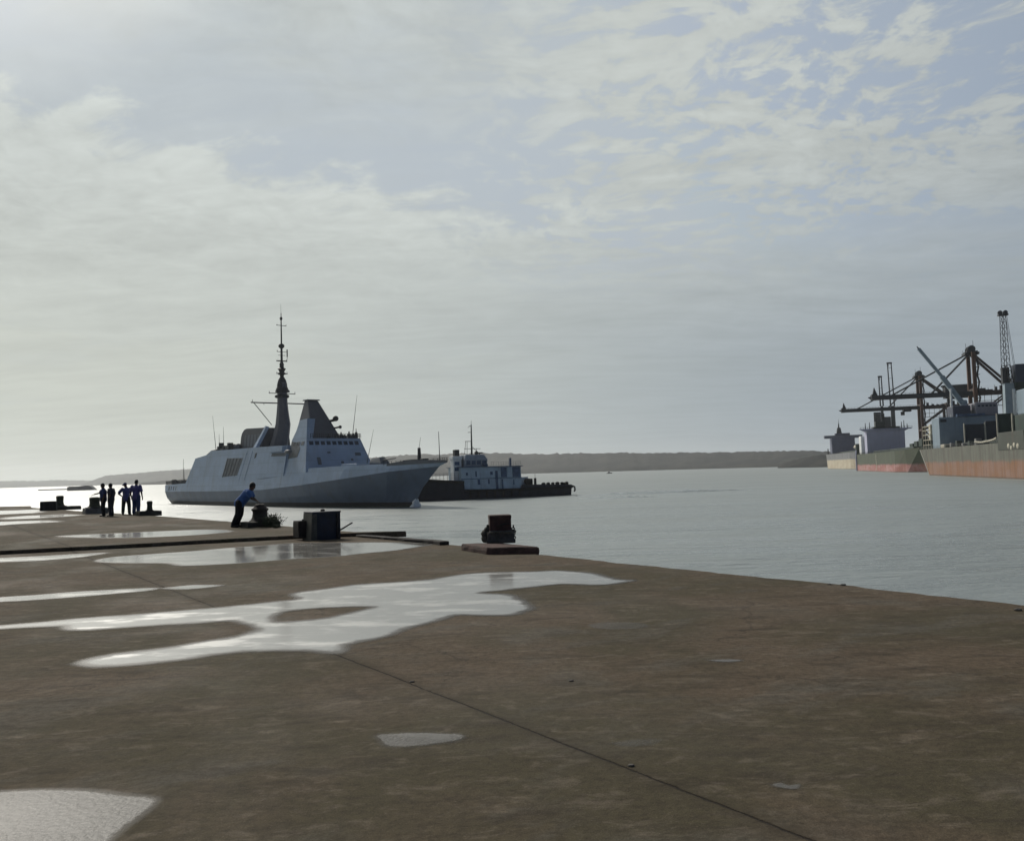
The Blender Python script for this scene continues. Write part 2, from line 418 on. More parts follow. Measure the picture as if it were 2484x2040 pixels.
# ---- puddles: thin sheets of rain water in shallow dips of the slab
def mat_puddle():
    m = bpy.data.materials.new('rain_puddle'); m.use_nodes = True; m.node_tree.nodes.clear(); g = NG(m.node_tree)
    at = g.n('ShaderNodeAttribute', attribute_name='depth'); at2 = g.n('ShaderNodeAttribute', attribute_name='film'); at3 = g.n('ShaderNodeAttribute', attribute_name='breeze')
    v = g.n('ShaderNodeTexCoord').outputs['Object']
    nz = g.m('SUBTRACT', g.noise(g.mapv(v, (1.0, 1.5, 1)), 2.4, 6, 0.65), 0.5)
    gr = g.m('SUBTRACT', g.noise(v, 30, 4, 0.7), 0.5)
    e = g.m('ADD', at.outputs['Fac'], g.m('ADD', g.m('MULTIPLY', nz, 1.7), g.m('MULTIPLY', gr, 0.9)))
    wet = g.m('MULTIPLY', g.ss(e, -0.12, 0.55), g.lin(at2.outputs['Fac'], 0, 1, 0.12, 1.0))
    damp = g.ss(g.m('ADD', at.outputs['Fac'], g.m('MULTIPLY', nz, 0.7)), -0.95, -0.05)
    shal = g.ss(g.noise(g.mapv(v, (0.7, 1.5, 1), (0, 0, R_(12))), 1.3, 5, 0.6), 0.45, 0.68)
    w = g.n('ShaderNodeBsdfPrincipled'); w.inputs['Base Color'].default_value = (0.06, 0.055, 0.048, 1)
    g.put(w.inputs['IOR'], g.lin(at2.outputs['Fac'], 0.45, 0.9, 1.6, 5.0))
    g.put(w.inputs['Roughness'], g.lin(at2.outputs['Fac'], 0.5, 1, 0.52, 0.03))
    bn = g.n('ShaderNodeBump'); bn.inputs['Distance'].default_value = 1.0
    g.put(bn.inputs['Strength'], g.lin(at2.outputs['Fac'], 0.5, 1, 1.0, 0.10))
    g.put(bn.inputs['Height'], g.m('ADD', g.m('MULTIPLY', g.noise(g.mapv(v, (1.5, 1.0, 1)), 22, 4, 0.65), 0.009), g.m('MULTIPLY', g.noise(v, 2.0, 3, 0.5), 0.012)))
    g.put(w.inputs['Normal'], bn.outputs[0])
    w2 = g.n('ShaderNodeBsdfPrincipled'); w2.inputs['Base Color'].default_value = (0.23, 0.225, 0.205, 1); w2.inputs['IOR'].default_value = 4.6; w2.inputs['Roughness'].default_value = 0.50
    wm = g.n('ShaderNodeMixShader'); g.put(wm.inputs[0], g.m('MULTIPLY', g.ss(shal, 0.0, 1.0, 0.30, 0.85), at3.outputs['Fac'])); g.t.links.new(w.outputs[0], wm.inputs[1]); g.t.links.new(w2.outputs[0], wm.inputs[2])
    d = g.n('ShaderNodeBsdfPrincipled'); d.inputs['Base Color'].default_value = (0.055, 0.048, 0.040, 1); d.inputs['Roughness'].default_value = 0.5
    t = g.n('ShaderNodeBsdfTransparent')
    m1 = g.n('ShaderNodeMixShader'); g.put(m1.inputs[0], g.m('MULTIPLY', damp, g.lin(at2.outputs['Fac'], 0.2, 1.0, 0.0, 0.75))); g.t.links.new(t.outputs[0], m1.inputs[1]); g.t.links.new(d.outputs[0], m1.inputs[2])
    m2 = g.n('ShaderNodeMixShader'); g.put(m2.inputs[0], wet); g.t.links.new(m1.outputs[0], m2.inputs[1]); g.t.links.new(wm.outputs[0], m2.inputs[2])
    o = g.n('ShaderNodeOutputMaterial'); g.t.links.new(m2.outputs[0], o.inputs[0])
    return m
M_PUD = mat_puddle()
def smooth_loop(pts, k=5):
    out = []; n = len(pts)
    for i in range(n):
        p0, p1, p2, p3 = (Vector(pts[(i + j - 1) % n]) for j in range(4))
        for q in range(k):
            t = q / k
            out.append(0.5 * ((2 * p1) + (p2 - p0) * t + (2 * p0 - 5 * p1 + 4 * p2 - p3) * t * t + (3 * p1 - p0 - 3 * p2 + p3) * t ** 3))
    return out
def sdist(p, loops):
    best = 1e9; inside = False; px, py = p
    for L in loops:
        n = len(L); x0, y0 = L[-1]
        for x1, y1 in L:
            dx = x1 - x0; dy = y1 - y0; l2 = dx * dx + dy * dy
            t = 0.0 if l2 == 0 else max(0.0, min(1.0, ((px - x0) * dx + (py - y0) * dy) / l2))
            ex = px - x0 - t * dx; ey = py - y0 - t * dy; d = ex * ex + ey * ey
            if d < best: best = d
            if (y0 > py) != (y1 > py) and px < (x1 - x0) * (py - y0) / (y1 - y0) + x0: inside = not inside
            x0, y0 = x1, y1
    return math.sqrt(best) * (1 if inside else -1)
def puddle(loops_px, z=0.0, film=1.0, edge=None, cell=None, breeze=0.45):
    loops = []
    for lp in loops_px:
        w = [on_ground(x, y, z) for x, y in lp]
        loops.append([(p.x, p.y) for p in smooth_loop([(q.x, q.y, 0) for q in w], 4)])
    allp = [p for L in loops for p in L]
    cx = sum(p[0] for p in allp) / len(allp); cy = sum(p[1] for p in allp) / len(allp); dist = math.hypot(cx, cy)
    h = cell or max(0.02, 0.0062 * dist); mg = edge or 0.012 * dist
    x0 = min(p[0] for p in allp) - 1.6 * mg; x1 = max(p[0] for p in allp) + 1.6 * mg
    y0 = min(p[1] for p in allp) - 1.6 * mg; y1 = max(p[1] for p in allp) + 1.6 * mg
    nx = int((x1 - x0) / h) + 2; ny = int((y1 - y0) / h) + 2
    idx = {}; vs = []; dep = []
    for j in range(ny):
        for i in range(nx):
            x = x0 + i * h; y = y0 + j * h
            d = sdist((x, y), loops) / mg
            if d > -1.5: idx[(i, j)] = len(vs); vs.append((x, y, z + 0.004)); dep.append(max(-1.0, min(1.0, d)))
    fs = [(idx[(i, j)], idx[(i + 1, j)], idx[(i + 1, j + 1)], idx[(i, j + 1)]) for (i, j) in idx if (i + 1, j) in idx and (i, j + 1) in idx and (i + 1, j + 1) in idx]
    me = bpy.data.meshes.new('puddle'); me.from_pydata(vs, [], fs)
    a = me.attributes.new('depth', 'FLOAT', 'POINT'); a.data.foreach_set('value', dep)
    b = me.attributes.new('film', 'FLOAT', 'POINT'); b.data.foreach_set('value', [film] * len(vs))
    b = me.attributes.new('breeze', 'FLOAT', 'POINT'); b.data.foreach_set('value', [breeze] * len(vs))
    me.materials.append(M_PUD)
    o = bpy.data.objects.new('puddle', me); COL.objects.link(o); tag(o, kind='structure')
    return o
puddle([[(-60, 1524), (0, 1519), (100, 1511), (200, 1501), (341, 1491), (493, 1478), (587, 1469), (670, 1460), (730, 1453), (716, 1440), (800, 1428), (875, 1418), (960, 1413), (1038, 1407), (1110, 1396), (1168, 1390), (1241, 1388), (1300, 1387), (1351, 1385), (1432, 1391), (1493, 1406), (1534, 1408), (1465, 1418), (1400, 1417), (1351, 1417), (1249, 1428), (1160, 1437), (1190, 1441), (1229, 1443), (1262, 1458), (1286, 1476), (1262, 1484), (1241, 1491), (1180, 1492), (1107, 1491), (1078, 1499), (1040, 1509), (985, 1523), (945, 1538), (895, 1551), (850, 1560), (826, 1566), (822, 1583), (752, 1577), (670, 1577), (587, 1579), (520, 1587), (470, 1595), (400, 1603), (329, 1611), (260, 1614), (217, 1613), (205, 1606), (264, 1591), (382, 1576), (440, 1567), (499, 1557), (560, 1548), (599, 1540), (634, 1526), (610, 1514), (564, 1505), (470, 1511), (400, 1514), (329, 1519), (229, 1526), (172, 1526), (164, 1517), (100, 1519), (0, 1524), (-60, 1528)],
        [(655, 1508), (672, 1486), (760, 1475), (850, 1471), (915, 1472), (860, 1486), (800, 1499), (720, 1508)]], edge=0.15, breeze=0.75)
puddle([[(238, 1360), (282, 1351), (360, 1345), (470, 1337), (560, 1329), (646, 1323), (705, 1318), (800, 1317), (910, 1316), (1000, 1317), (1049, 1319), (1010, 1327), (950, 1336), (875, 1343), (820, 1349), (755, 1353), (690, 1357), (610, 1364), (529, 1369), (441, 1372), (405, 1366), (282, 1365)]], edge=0.15, breeze=0.24)
puddle([[(-50, 1357), (0, 1354), (90, 1350), (176, 1345), (235, 1342), (250, 1342), (194, 1351), (117, 1358), (60, 1361), (0, 1363), (-50, 1367)]], edge=0.2)
puddle([[(-60, 1457), (0, 1450), (90, 1444), (176, 1437), (280, 1431), (374, 1427), (352, 1433), (260, 1441), (176, 1448), (59, 1456), (0, 1459), (-60, 1464)]], edge=0.13)
puddle([[(400, 1427), (432, 1423), (470, 1420), (535, 1420), (510, 1424), (482, 1427), (440, 1429)]], edge=0.12)
puddle([[(147, 1301), (190, 1298), (235, 1296), (320, 1292), (411, 1288), (493, 1285), (540, 1286), (556, 1290), (520, 1294), (470, 1298), (411, 1301), (330, 1304), (247, 1304)]], z=SLZ, edge=0.25, breeze=0.2)
puddle([[(11, 1257), (55, 1252), (95, 1250), (151, 1248), (189, 1250), (151, 1253), (90, 1257), (28, 1259)]], z=SLZ, edge=0.5)
puddle([[(-40, 1268), (0, 1266), (57, 1264), (106, 1263), (136, 1266), (95, 1268), (40, 1271), (0, 1274), (-40, 1276)]], z=SLZ, edge=0.45)
puddle([[(-20, 1240), (40, 1238), (92, 1236), (92, 1243), (40, 1246), (-20, 1248)]], z=SLZ, edge=0.5)
puddle([[(-140, 1935), (-60, 1925), (0, 1921), (95, 1917), (213, 1918), (307, 1929), (376, 1940), (343, 1978), (310, 2002), (284, 2022), (255, 2048), (215, 2090), (100, 2150), (-60, 2180), (-180, 2120)]], edge=0.055, film=0.47, cell=0.022, breeze=0.06)
puddle([[(915, 1784), (960, 1780), (1030, 1778), (1100, 1780), (1124, 1785), (1110, 1797), (1050, 1806), (980, 1813), (935, 1810), (922, 1796)]], edge=0.05, film=0.42, cell=0.02)
puddle([[(1425, 1514), (1480, 1509), (1540, 1510), (1575, 1518), (1550, 1526), (1480, 1528), (1435, 1524)]], edge=0.12, film=0.16, cell=0.04)
puddle([[(1718, 1601), (1760, 1599), (1800, 1602), (1770, 1606), (1730, 1605)]], edge=0.05, film=0.5, cell=0.025)
puddle([[(1465, 1803), (1530, 1794), (1600, 1792), (1615, 1800), (1580, 1810), (1510, 1814)]], edge=0.09, film=0.14, cell=0.03)
puddle([[(1870, 1905), (1895, 1898), (1912, 1906), (1940, 1903), (1932, 1914), (1905, 1913)]], edge=0.03, film=0.35, cell=0.012)

# ---- hills across the estuary
def mat_hill():
    m, g, b = new_mat('wooded_hill')
    v = g.n('ShaderNodeTexCoord').outputs['Object']
    n = g.noise(g.mapv(v, (1, 1, 2.5)), 0.006, 6, 0.65); n2 = g.noise(v, 0.03, 5, 0.7)
    c = g.mix(g.ss(n, 0.42, 0.6), (0.024, 0.026, 0.027), (0.046, 0.046, 0.042))
    c = g.mix(g.ss(n2, 0.5, 0.75, 0, 0.6), c, (0.013, 0.015, 0.016))
    g.put(b.inputs['Base Color'], c); b.inputs['Roughness'].default_value = 0.95; b.inputs['Specular IOR Level'].default_value = 0.1
    return m
M_HILL = mat_hill()
def hill(pts, depth_back, rough=0.06, name='hills', shore_jit=0.02):
    """pts: (px, ridge_py, depth at the shore). ridge stands depth_back behind the shore"""
    rings = []
    dense = []
    for (a, b) in zip(pts, pts[1:]):
        n = max(2, int(abs(b[0] - a[0]) / 7))
        for i in range(n):
            t = i / n; dense.append([a[k] + (b[k] - a[k]) * t for k in range(3)])
    dense.append(list(pts[-1]))
    for px, py, D in dense:
        D0 = D * (1 + shore_jit * mnoise.noise(Vector((px * 0.02, 0, 4))))
        r = ray(px, 1100); dx = r.x / r.y
        top = at_depth(px, py, D + depth_back); H = top.z - WZ
        H *= 1 + rough * mnoise.noise(Vector((px * 0.035, 2, D))) + 0.6 * rough * mnoise.noise(Vector((px * 0.12, 5, D))) + 0.5 * rough * mnoise.noise(Vector((px * 0.4, 9, D)))
        H = max(H, 1.0)
        ring = []
        for f, hh in ((0.0, -0.02), (0.02, 0.10), (0.18, 0.30), (0.40, 0.52), (0.65, 0.74), (0.85, 0.92), (1.0, 1.0), (1.3, 0.95), (1.9, 0.6), (2.6, -0.02)):
            Y = D0 + depth_back * f
            jit = 1 + 0.18 * mnoise.noise(Vector((px * 0.05, f * 6, D * 0.01))) * (hh < 0.98)
            ring.append(Vector((dx * Y, Y, WZ + H * hh * jit)))
        rings.append(ring)
    o = MB().loft(rings, cap=False, closed=False).build(name, M_HILL, smooth=True)
    return tag(o, kind='structure')
hill([(-300, 1176, 8000), (-100, 1168, 8000), (60, 1166, 7900), (180, 1165, 7800), (300, 1166, 7700), (420, 1165, 7600)], 500, 0.12)
hill([(196, 1176, 6300), (222, 1166, 6200), (255, 1154, 6000), (322, 1148, 5800), (397, 1142, 5600), (470, 1137, 5300), (560, 1130, 5000), (700, 1122, 4600), (860, 1113, 4200), (935, 1107, 4000), (1000, 1103, 3900), (1084, 1101, 3800), (1205, 1098, 3700), (1262, 1101, 3500), (1337, 1101, 3400), (1401, 1100, 3300), (1500, 1099, 3150), (1640, 1098, 3000), (1760, 1097, 2800), (1880, 1094, 2600), (1960, 1093, 2450), (2060, 1098, 2300), (2250, 1100, 2100), (2600, 1090, 1900)], 520, 0.055)
hill([(335, 1173, 3300), (350, 1170, 3250), (376, 1169, 3200), (394, 1166, 3150), (420, 1165, 3100), (470, 1166, 3050)], 60, 0.06)
# low dark wooded point near the first moored ship
hill([(1885, 1126, 1700), (1925, 1116, 1650), (1955, 1108, 1600), (1985, 1104, 1560), (2020, 1102, 1500), (2080, 1100, 1450), (2200, 1098, 1400)], 120, 0.2)

# ---- the air over the estuary
mh = bpy.data.materials.new('sea_haze'); mh.use_nodes = True; mh.node_tree.nodes.clear(); gh = NG(mh.node_tree)
pv = gh.n('ShaderNodeVolumePrincipled'); pv.inputs['Color'].default_value = (0.97, 0.985, 1.0, 1); pv.inputs['Density'].default_value = HAZE
pv.inputs['Anisotropy'].default_value = 0.55
oh = gh.n('ShaderNodeOutputMaterial'); mh.node_tree.links.new(pv.outputs[0], oh.inputs['Volume'])
haze = MB().box(-9300, 9300, -9300, 9300, WZ - 1.4, 190).build('haze', mh)
tag(haze, kind='stuff')
# ================================================================== FRIGATE
# local frame: x forward, y to port, z up from the waterline
GREY = paint('warship_grey', (0.335, 0.420, 0.540), 0.55, 0.10, 0.25, streak=0.30, streak_col=(0.20, 0.20, 0.20), sscale=(0.5, 0.5, 0.05), dirt=0.15, dirt_col=(0.2, 0.19, 0.18))
GREY_D = paint('warship_dark_grey', (0.12, 0.13, 0.145), 0.6, 0.15, 0.4)
GREY_DECK = paint('warship_deck', (0.16, 0.17, 0.18), 0.7, 0.15, 0.4)
BLACKISH = paint('sooty_mast_paint', (0.030, 0.033, 0.036), 0.6, 0.3, 0.8)
GLASS = paint('dark_bridge_glass', (0.026, 0.038, 0.060), 0.2, 0.1, 1.0, spec=0.5)
FOAM = paint('white_foam', (0.75, 0.77, 0.77), 0.8, 0.15, 3.0, bump=0.6)
RECESS = paint('shaded_bay_paint', (0.15, 0.16, 0.17), 0.7, 0.25, 0.8, streak=0.5, streak_col=(0.07, 0.07, 0.07), sscale=(3.0, 3.0, 0.1))  # bay and niche are flat panels; recess shade is put into this colour

def mat_hull_warship():  # below the knuckle: shade of the flare put into a darker grey
    m, g, b = new_mat('warship_hull_shaded')
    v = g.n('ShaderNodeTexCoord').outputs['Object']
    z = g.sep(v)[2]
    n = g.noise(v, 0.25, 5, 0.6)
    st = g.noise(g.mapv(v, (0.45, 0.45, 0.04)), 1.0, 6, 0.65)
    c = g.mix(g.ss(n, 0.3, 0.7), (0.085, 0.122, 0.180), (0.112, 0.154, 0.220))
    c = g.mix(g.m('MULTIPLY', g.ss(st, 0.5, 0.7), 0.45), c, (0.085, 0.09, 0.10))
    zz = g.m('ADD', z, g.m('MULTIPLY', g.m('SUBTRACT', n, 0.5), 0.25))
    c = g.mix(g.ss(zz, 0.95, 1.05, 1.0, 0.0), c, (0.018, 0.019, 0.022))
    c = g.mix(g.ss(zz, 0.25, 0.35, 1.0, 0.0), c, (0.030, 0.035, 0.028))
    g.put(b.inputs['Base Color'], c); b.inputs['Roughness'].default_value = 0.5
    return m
def add_plating(m, sx, sz, amt):
    g = NG(m.node_tree); b = [n for n in m.node_tree.nodes if n.type == 'BSDF_PRINCIPLED'][0]
    lk = b.inputs['Base Color'].links[0].from_socket
    X, Y, Z = g.sep(g.n('ShaderNodeTexCoord').outputs['Object'])
    br = g.n('ShaderNodeTexBrick'); g.put(br.inputs['Vector'], g.comb(X, Z, 0.0))
    br.inputs['Scale'].default_value = 1.0; br.inputs['Brick Width'].default_value = sx; br.inputs['Row Height'].default_value = sz; br.inputs['Mortar Size'].default_value = 0.05
    br.inputs['Color1'].default_value = (1, 1, 1, 1); br.inputs['Color2'].default_value = (0.86, 0.87, 0.88, 1); br.inputs['Mortar'].default_value = (0.66, 0.66, 0.66, 1)
    g.put(b.inputs['Base Color'], g.mix(amt, lk, br.outputs['Color'], 'MULTIPLY'))
add_plating(GREY, 5.5, 2.6, 0.7)
frig = thing('frigate', 'light grey frigate with a tall slim dark mast and radar pyramid, bow to the right', 'warship', (-58.77, 225.93, WZ), R_(-50.11))

# hull: levels run from keel to deck edge; each station has its own x so stem and transom rake
KEEL = [(-57, 5.5), (-45, 6.8), (-30, 7.6), (-10, 8), (10, 7.8), (30, 5.6), (42, 3.2), (51, 1.3), (57.5, 0.05)]
WL = [(-59.3, 7.6), (-45, 8.3), (-30, 8.9), (-10, 9.1), (10, 8.9), (30, 6.9), (42, 4.4), (52, 2.0), (59.8, 0.06)]
MIDL = [(-60.4, 8.6), (-45, 9.2), (-30, 9.6), (-10, 9.75), (10, 9.6), (30, 8.5), (43, 6.4), (55, 3.3), (63.4, 0.06)]
KN = [(-61.0, 9.0), (-45, 9.7), (-30, 10.0), (-10, 10.1), (10, 10.0), (30, 9.6), (44, 8.1), (58, 4.9), (69.0, 0.10)]
DK = [(-62.0, 8.6), (-45, 9.28), (-30, 9.52), (-10, 9.62), (10, 9.5), (30, 8.95), (45, 7.35), (59, 4.4), (71.7, 0.16)]
ZK = [3.65, 3.7, 3.7, 3.78, 4.0, 5.0, 6.0, 7.25, 8.0]
ZD = [5.6, 6.0, 6.15, 6.3, 6.6, 7.75, 8.2, 8.45, 8.75]
def lerp_list(A, k):
    i = int(k); f = k - i
    if i >= len(A) - 1: return A[-1]
    a, b = A[i], A[i + 1]
    return tuple(x + (y - x) * f for x, y in zip(a, b)) if isinstance(a, tuple) else a + (b - a) * f
rings = []; top_rings = []
NS = 40
for q in range(NS + 1):
    k = q * 8 / NS
    kx, ky = lerp_list(KEEL, k); wx, wy = lerp_list(WL, k); mx, my = lerp_list(MIDL, k); nx_, ny_ = lerp_list(KN, k); dx_, dy_ = lerp_list(DK, k)
    zk = lerp_list(ZK, k); zd = lerp_list(ZD, k)
    side = [(kx, ky, -0.55), (wx, wy, 0.0), (mx, my, zk * 0.5), (nx_, ny_, zk), (dx_, dy_, zd)]
    top_rings.append([Vector(side[3]) * 1, Vector(side[4]), Vector((side[4][0], -side[4][1], side[4][2])), Vector((side[3][0], -side[3][1], side[3][2]))])
    side = side[:4]
    rings.append([Vector((x, -y, z)) for x, y, z in side] + [Vector((x, y, z)) for x, y, z in reversed(side)])
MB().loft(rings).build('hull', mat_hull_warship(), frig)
for r_ in top_rings:
    for i_ in (0, 3): r_[i_].z += 0.002
MB().loft(top_rings).build('topsides', GREY, frig)
def deck_y(x): # half beam of the deck edge
    x = max(-62.0, min(71.6, x))
    for (x0, y0), (x1, y1) in zip(DK, DK[1:]):
        if x0 <= x <= x1: return y0 + (y1 - y0) * (x - x0) / (x1 - x0)
def deck_z(x):
    x = max(-62.0, min(71.6, x))
    for i in range(len(DK) - 1):
        if DK[i][0] <= x <= DK[i + 1][0]: return ZD[i] + (ZD[i + 1] - ZD[i]) * (x - DK[i][0]) / (DK[i + 1][0] - DK[i][0])
# superstructure with sides sloping in
def ys(x, z): return max(0.5, deck_y(x) + 0.0 - 0.165 * (z - deck_z(x)))
def outline_block(outl, yfun, name, mat, parent, sub=6):
    pts = []
    for (a, b) in zip(outl, outl[1:] + outl[:1]):
        for i in range(sub): t = i / sub; pts.append((a[0] + (b[0] - a[0]) * t, a[1] + (b[1] - a[1]) * t))
    return MB().loft([[Vector((x, -yfun(x, z), z)) for x, z in pts], [Vector((x, yfun(x, z), z)) for x, z in pts]]).build(name, mat, parent)
def block2(outl, yfun, name, mat, parent):
    """side outline as bottom/top pairs so faces stay flat quads"""
    m = MB(); rings = []
    for xb, zb, xt, zt in outl:
        rings.append([Vector((xb, -yfun(xb, zb), zb)), Vector((xt, -yfun(xt, zt), zt)), Vector((xt, yfun(xt, zt), zt)), Vector((xb, yfun(xb, zb), zb))])
    return m.loft(rings).build(name, mat, parent)
block2([(-42.8, 6.03, -37.9, 12.9), (-38, 6.09, -36.5, 13.0), (-28.6, 6.16, -28.4, 13.7), (-27, 6.17, -26.8, 14.6), (-10, 6.3, -10, 14.45), (5, 6.52, 5, 14.4), (19.9, 7.16, 19.9, 14.2)], ys, 'superstructure', GREY, frig)
def yb(x, z): return 8.95 - 0.26 * (z - 7.6)
block2([(19.9, 7.1, 19.9, 15.5), (25, 7.5, 25, 15.5), (30.4, 7.75, 27.2, 15.5)], yb, 'bridge', GREY, frig)
bridge = bpy.data.objects['bridge']
def front_pt(y, z, off=0.0): # on the raked bridge front
    x = 30.4 - (z - 7.75) * (3.2 / 7.75); return Vector((x + off, y, z + 0.4 * off))
for i in range(9):
    y0 = -6.55 + i * 1.47; y1 = y0 + 1.02
    MB().slab([front_pt(y0, 13.95), front_pt(y1, 13.95), front_pt(y1 * 0.985, 14.8), front_pt(y0 * 0.985, 14.8)], (0.0, 0.05)).build('window', GLASS, bridge)
def side_pt(x, z, off=0.0): return Vector((x, -(yb(x, z) + off), z + 0.26 * off))
for i in range(3):
    x0 = 21.0 + i * 2.1
    MB().slab([side_pt(x0, 13.95), side_pt(x0 + 1.4, 13.95), side_pt(x0 + 1.4, 14.8), side_pt(x0, 14.8)], (0.0, 0.05)).build('window', GLASS, bridge)
for (yy, zz, w, h) in ((-5.4, 9.4, 0.9, 1.7), (3.2, 10.2, 0.6, 0.5), (4.6, 11.4, 1.5, 0.7), (-2.5, 12.0, 0.8, 0.35), (0.5, 9.6, 0.7, 0.5)):
    MB().slab([front_pt(yy, zz), front_pt(yy + w, zz), front_pt(yy + w, zz + h), front_pt(yy, zz + h)], (0.0, 0.06)).build('hatch', GREY_D, bridge)
# high starboard house beside the radar tower
def yt(x, z): return yb(x, z)
m = MB()
for xb, zb, xt, zt in ((19.95, 15.4, 21.4, 18.0), (20.6, 15.4, 21.7, 19.9), (27.2, 15.4, 25.3, 20.1)):
    m_ring = [Vector((xb, -yb(xb, zb), zb)), Vector((xt, -yb(xt, zt), zt)), Vector((xt, -yb(xt, zt) + 2.0, zt)), Vector((xb, -yb(xb, zb) + 1.6, zb))]
    m.rings = getattr(m, 'rings', []) + [m_ring]
m.loft(m.rings).build('signal_deck_house', GREY, frig)
# radar pyramid
pyr = MB().loft([[Vector((14.7, -4.0, 15.3)), Vector((24.0, -4.0, 15.3)), Vector((24.0, 4.0, 15.3)), Vector((14.7, 4.0, 15.3))],
                 [Vector((15.3, -1.35, 25.1)), Vector((17.3, -1.35, 25.0)), Vector((17.3, 1.35, 25.0)), Vector((15.3, 1.35, 25.1))]]).build('radar_pyramid', paint('radar_pyramid_grey', (0.095, 0.098, 0.112), 0.6, 0.12, 0.4), frig, bevel=0.25)
MB().box(15.0, 17.6, -1.6, 1.6, 25.05, 25.3).build('cap', GREY_D, pyr)
p = MB().ball((21.4, 3.7, 20.5), 0.75, 12, (0.8, 1, 0.9)); p.tube((20.3, 2.5, 19.9), (21.4, 3.6, 20.2), 0.35); p.build('fire_control_dome', BLACKISH, pyr, smooth=True)
p = MB().ball((22.8, 4.1, 18.4), 0.42, 10); p.tube((22.0, 2.9, 18.2), (22.8, 4.1, 18.4), 0.22); p.build('searchlight', BLACKISH, pyr, smooth=True)
# rail and gear on the bridge roof
rl = MB()
for i in range(24):
    y = -6.3 + i * 0.55; h = 1.05
    rl.tube((28.0, y, 15.45), (28.0, y, 15.5 + h), 0.05, n=5)
for zz in (16.0, 16.5): rl.tube((28.0, -6.4, zz), (28.0, 6.5, zz), 0.05, n=5)
for i in range(14):
    x = 20.5 + i * 0.58
    for y in (6.6,): rl.tube((x, y, 15.45), (x, y, 16.5), 0.05, n=5)
for zz in (16.0, 16.5): rl.tube((20.5, 6.6, zz), (28.0, 6.6, zz), 0.05, n=5)
rl.build('railing', BLACKISH, frig)
random.seed(11)
for (y, w, h) in ((0.9, 0.7, 1.2), (2.1, 0.5, 1.5), (3.0, 0.8, 0.9), (4.2, 0.5, 1.7), (5.3, 0.7, 1.3), (6.1, 0.25, 2.4), (-1.2, 0.5, 1.0)):
    q = MB().box(26.4, 27.2, y - w / 2, y + w / 2, 15.5, 15.5 + h * 0.6); q.lathe([(w * 0.45, 15.5 + h * 0.6), (w * 0.3, 15.5 + h * 0.9), (0.05, 15.5 + h)], (26.8, y, 0), 8)
    q.build('roof_equipment', BLACKISH, frig)
# big tapered mast
mast_m = paint('mast_grey', (0.092, 0.095, 0.112), 0.6, 0.15, 0.5, streak=0.3, streak_col=(0.06, 0.06, 0.065), sscale=(1, 1, 0.1))
def oct_ring(cx, cy, rx, ry, z): return [Vector((cx + rx * math.cos(R_(22.5 + 45 * i)), cy + ry * math.sin(R_(22.5 + 45 * i)), z)) for i in range(8)]
mast = MB().loft([oct_ring(-2.3, 0, 3.1, 2.2, 14.3), oct_ring(-0.7, 0, 2.7, 2.0, 17.0), oct_ring(0.7, 0, 2.45, 1.75, 20.3), oct_ring(0.62, 0, 1.95, 1.45, 23.0), oct_ring(0.55, 0, 1.55, 1.22, 25.6), oct_ring(0.52, 0, 1.4, 1.15, 29.6), oct_ring(0.5, 0, 1.3, 1.1, 31.0)]).build('mast', mast_m, frig)
# light raking strut along its after side
MB().slab([(-8.4, -3.9, 14.3), (-6.3, -4.1, 14.3), (-2.3, -2.7, 19.9), (-3.3, -2.6, 20.0)], (-0.4, 0.4)).build('mast_strut', GREY, frig)
d = MB().lathe([(1.2, 26.95), (1.62, 27.1), (1.62, 27.8), (1.2, 27.95)], (0.5, 0, 0), 16); d.build('sensor_ring', BLACKISH, mast)
d = MB().lathe([(1.2, 28.35), (1.62, 28.5), (1.60, 29.2), (1.3, 29.9)], (0.5, 0, 0), 16); d.build('sensor_ring', BLACKISH, mast)
for i in range(10):
    t = 2 * math.pi * i / 10
    MB().box(-0.25, 0.25, -0.2, 0.2, 0, 0.55).build('sensor_panel', BLACKISH, mast, loc=(0.5 + 1.58 * math.cos(t), 1.58 * math.sin(t), 28.5 - 1.35 * (i % 2))).rotation_euler = (0, 0, t)
MB().lathe([(1.3, 29.9), (1.24, 30.6), (1.0, 31.6), (0.6, 32.3), (0.42, 32.6)], (0.5, 0, 0), 16).build('mast_cap', BLACKISH, mast, smooth=True)
top = MB()
top.lathe([(0.45, 32.4), (0.55, 33.0), (0.95, 33.1), (0.95, 33.5), (0.6, 33.6), (0.8, 34.2), (1.1, 34.5), (0.6, 34.8), (0.5, 35.4), (0.62, 35.6), (0.3, 36.4), (0.26, 40.2), (0.2, 41.2), (0.15, 46.9), (0.1, 47.1), (0.1, 48.9)], (0.42, 0, 0), 10)
top.build('topmast', BLACKISH, mast)
MB().ball((0.40, 0, 40.4), 0.78, 12, (1, 1, 0.85)).build('antenna_dome', BLACKISH, mast, smooth=True)
MB().ball((0.40, 0, 47.5), 0.36, 10, (1, 1, 1.4)).build('masthead_light', BLACKISH, mast, smooth=True)
MB().tube((0.4, 0, 48.9), (0.3, 0, 51.2), 0.04, 0.02, 5).build('lightning_rod', BLACKISH, mast)
def yard(z, half, r=0.12, extra=()):
    y = MB().tube((0.5, -half, z), (0.5, half, z), r, n=6)
    for yy, dz in extra: y.tube((0.5, yy, z), (0.5, yy, z + dz), 0.07, n=5)
    y.build('yard', BLACKISH, mast)
yard(25.7, 8.4, 0.16, ((-8.0, 0.7), (8.0, 0.7), (-5, -0.5)))
yard(28.2, 3.6, 0.1, ((-3.5, 0.5), (3.5, 0.5)))
yard(36.55, 1.45, 0.16, ((1.35, 0.5),))
yard(38.9, 1.3, 0.07, ((-1.2, 0.4),)); yard(38.0, 1.0, 0.06)
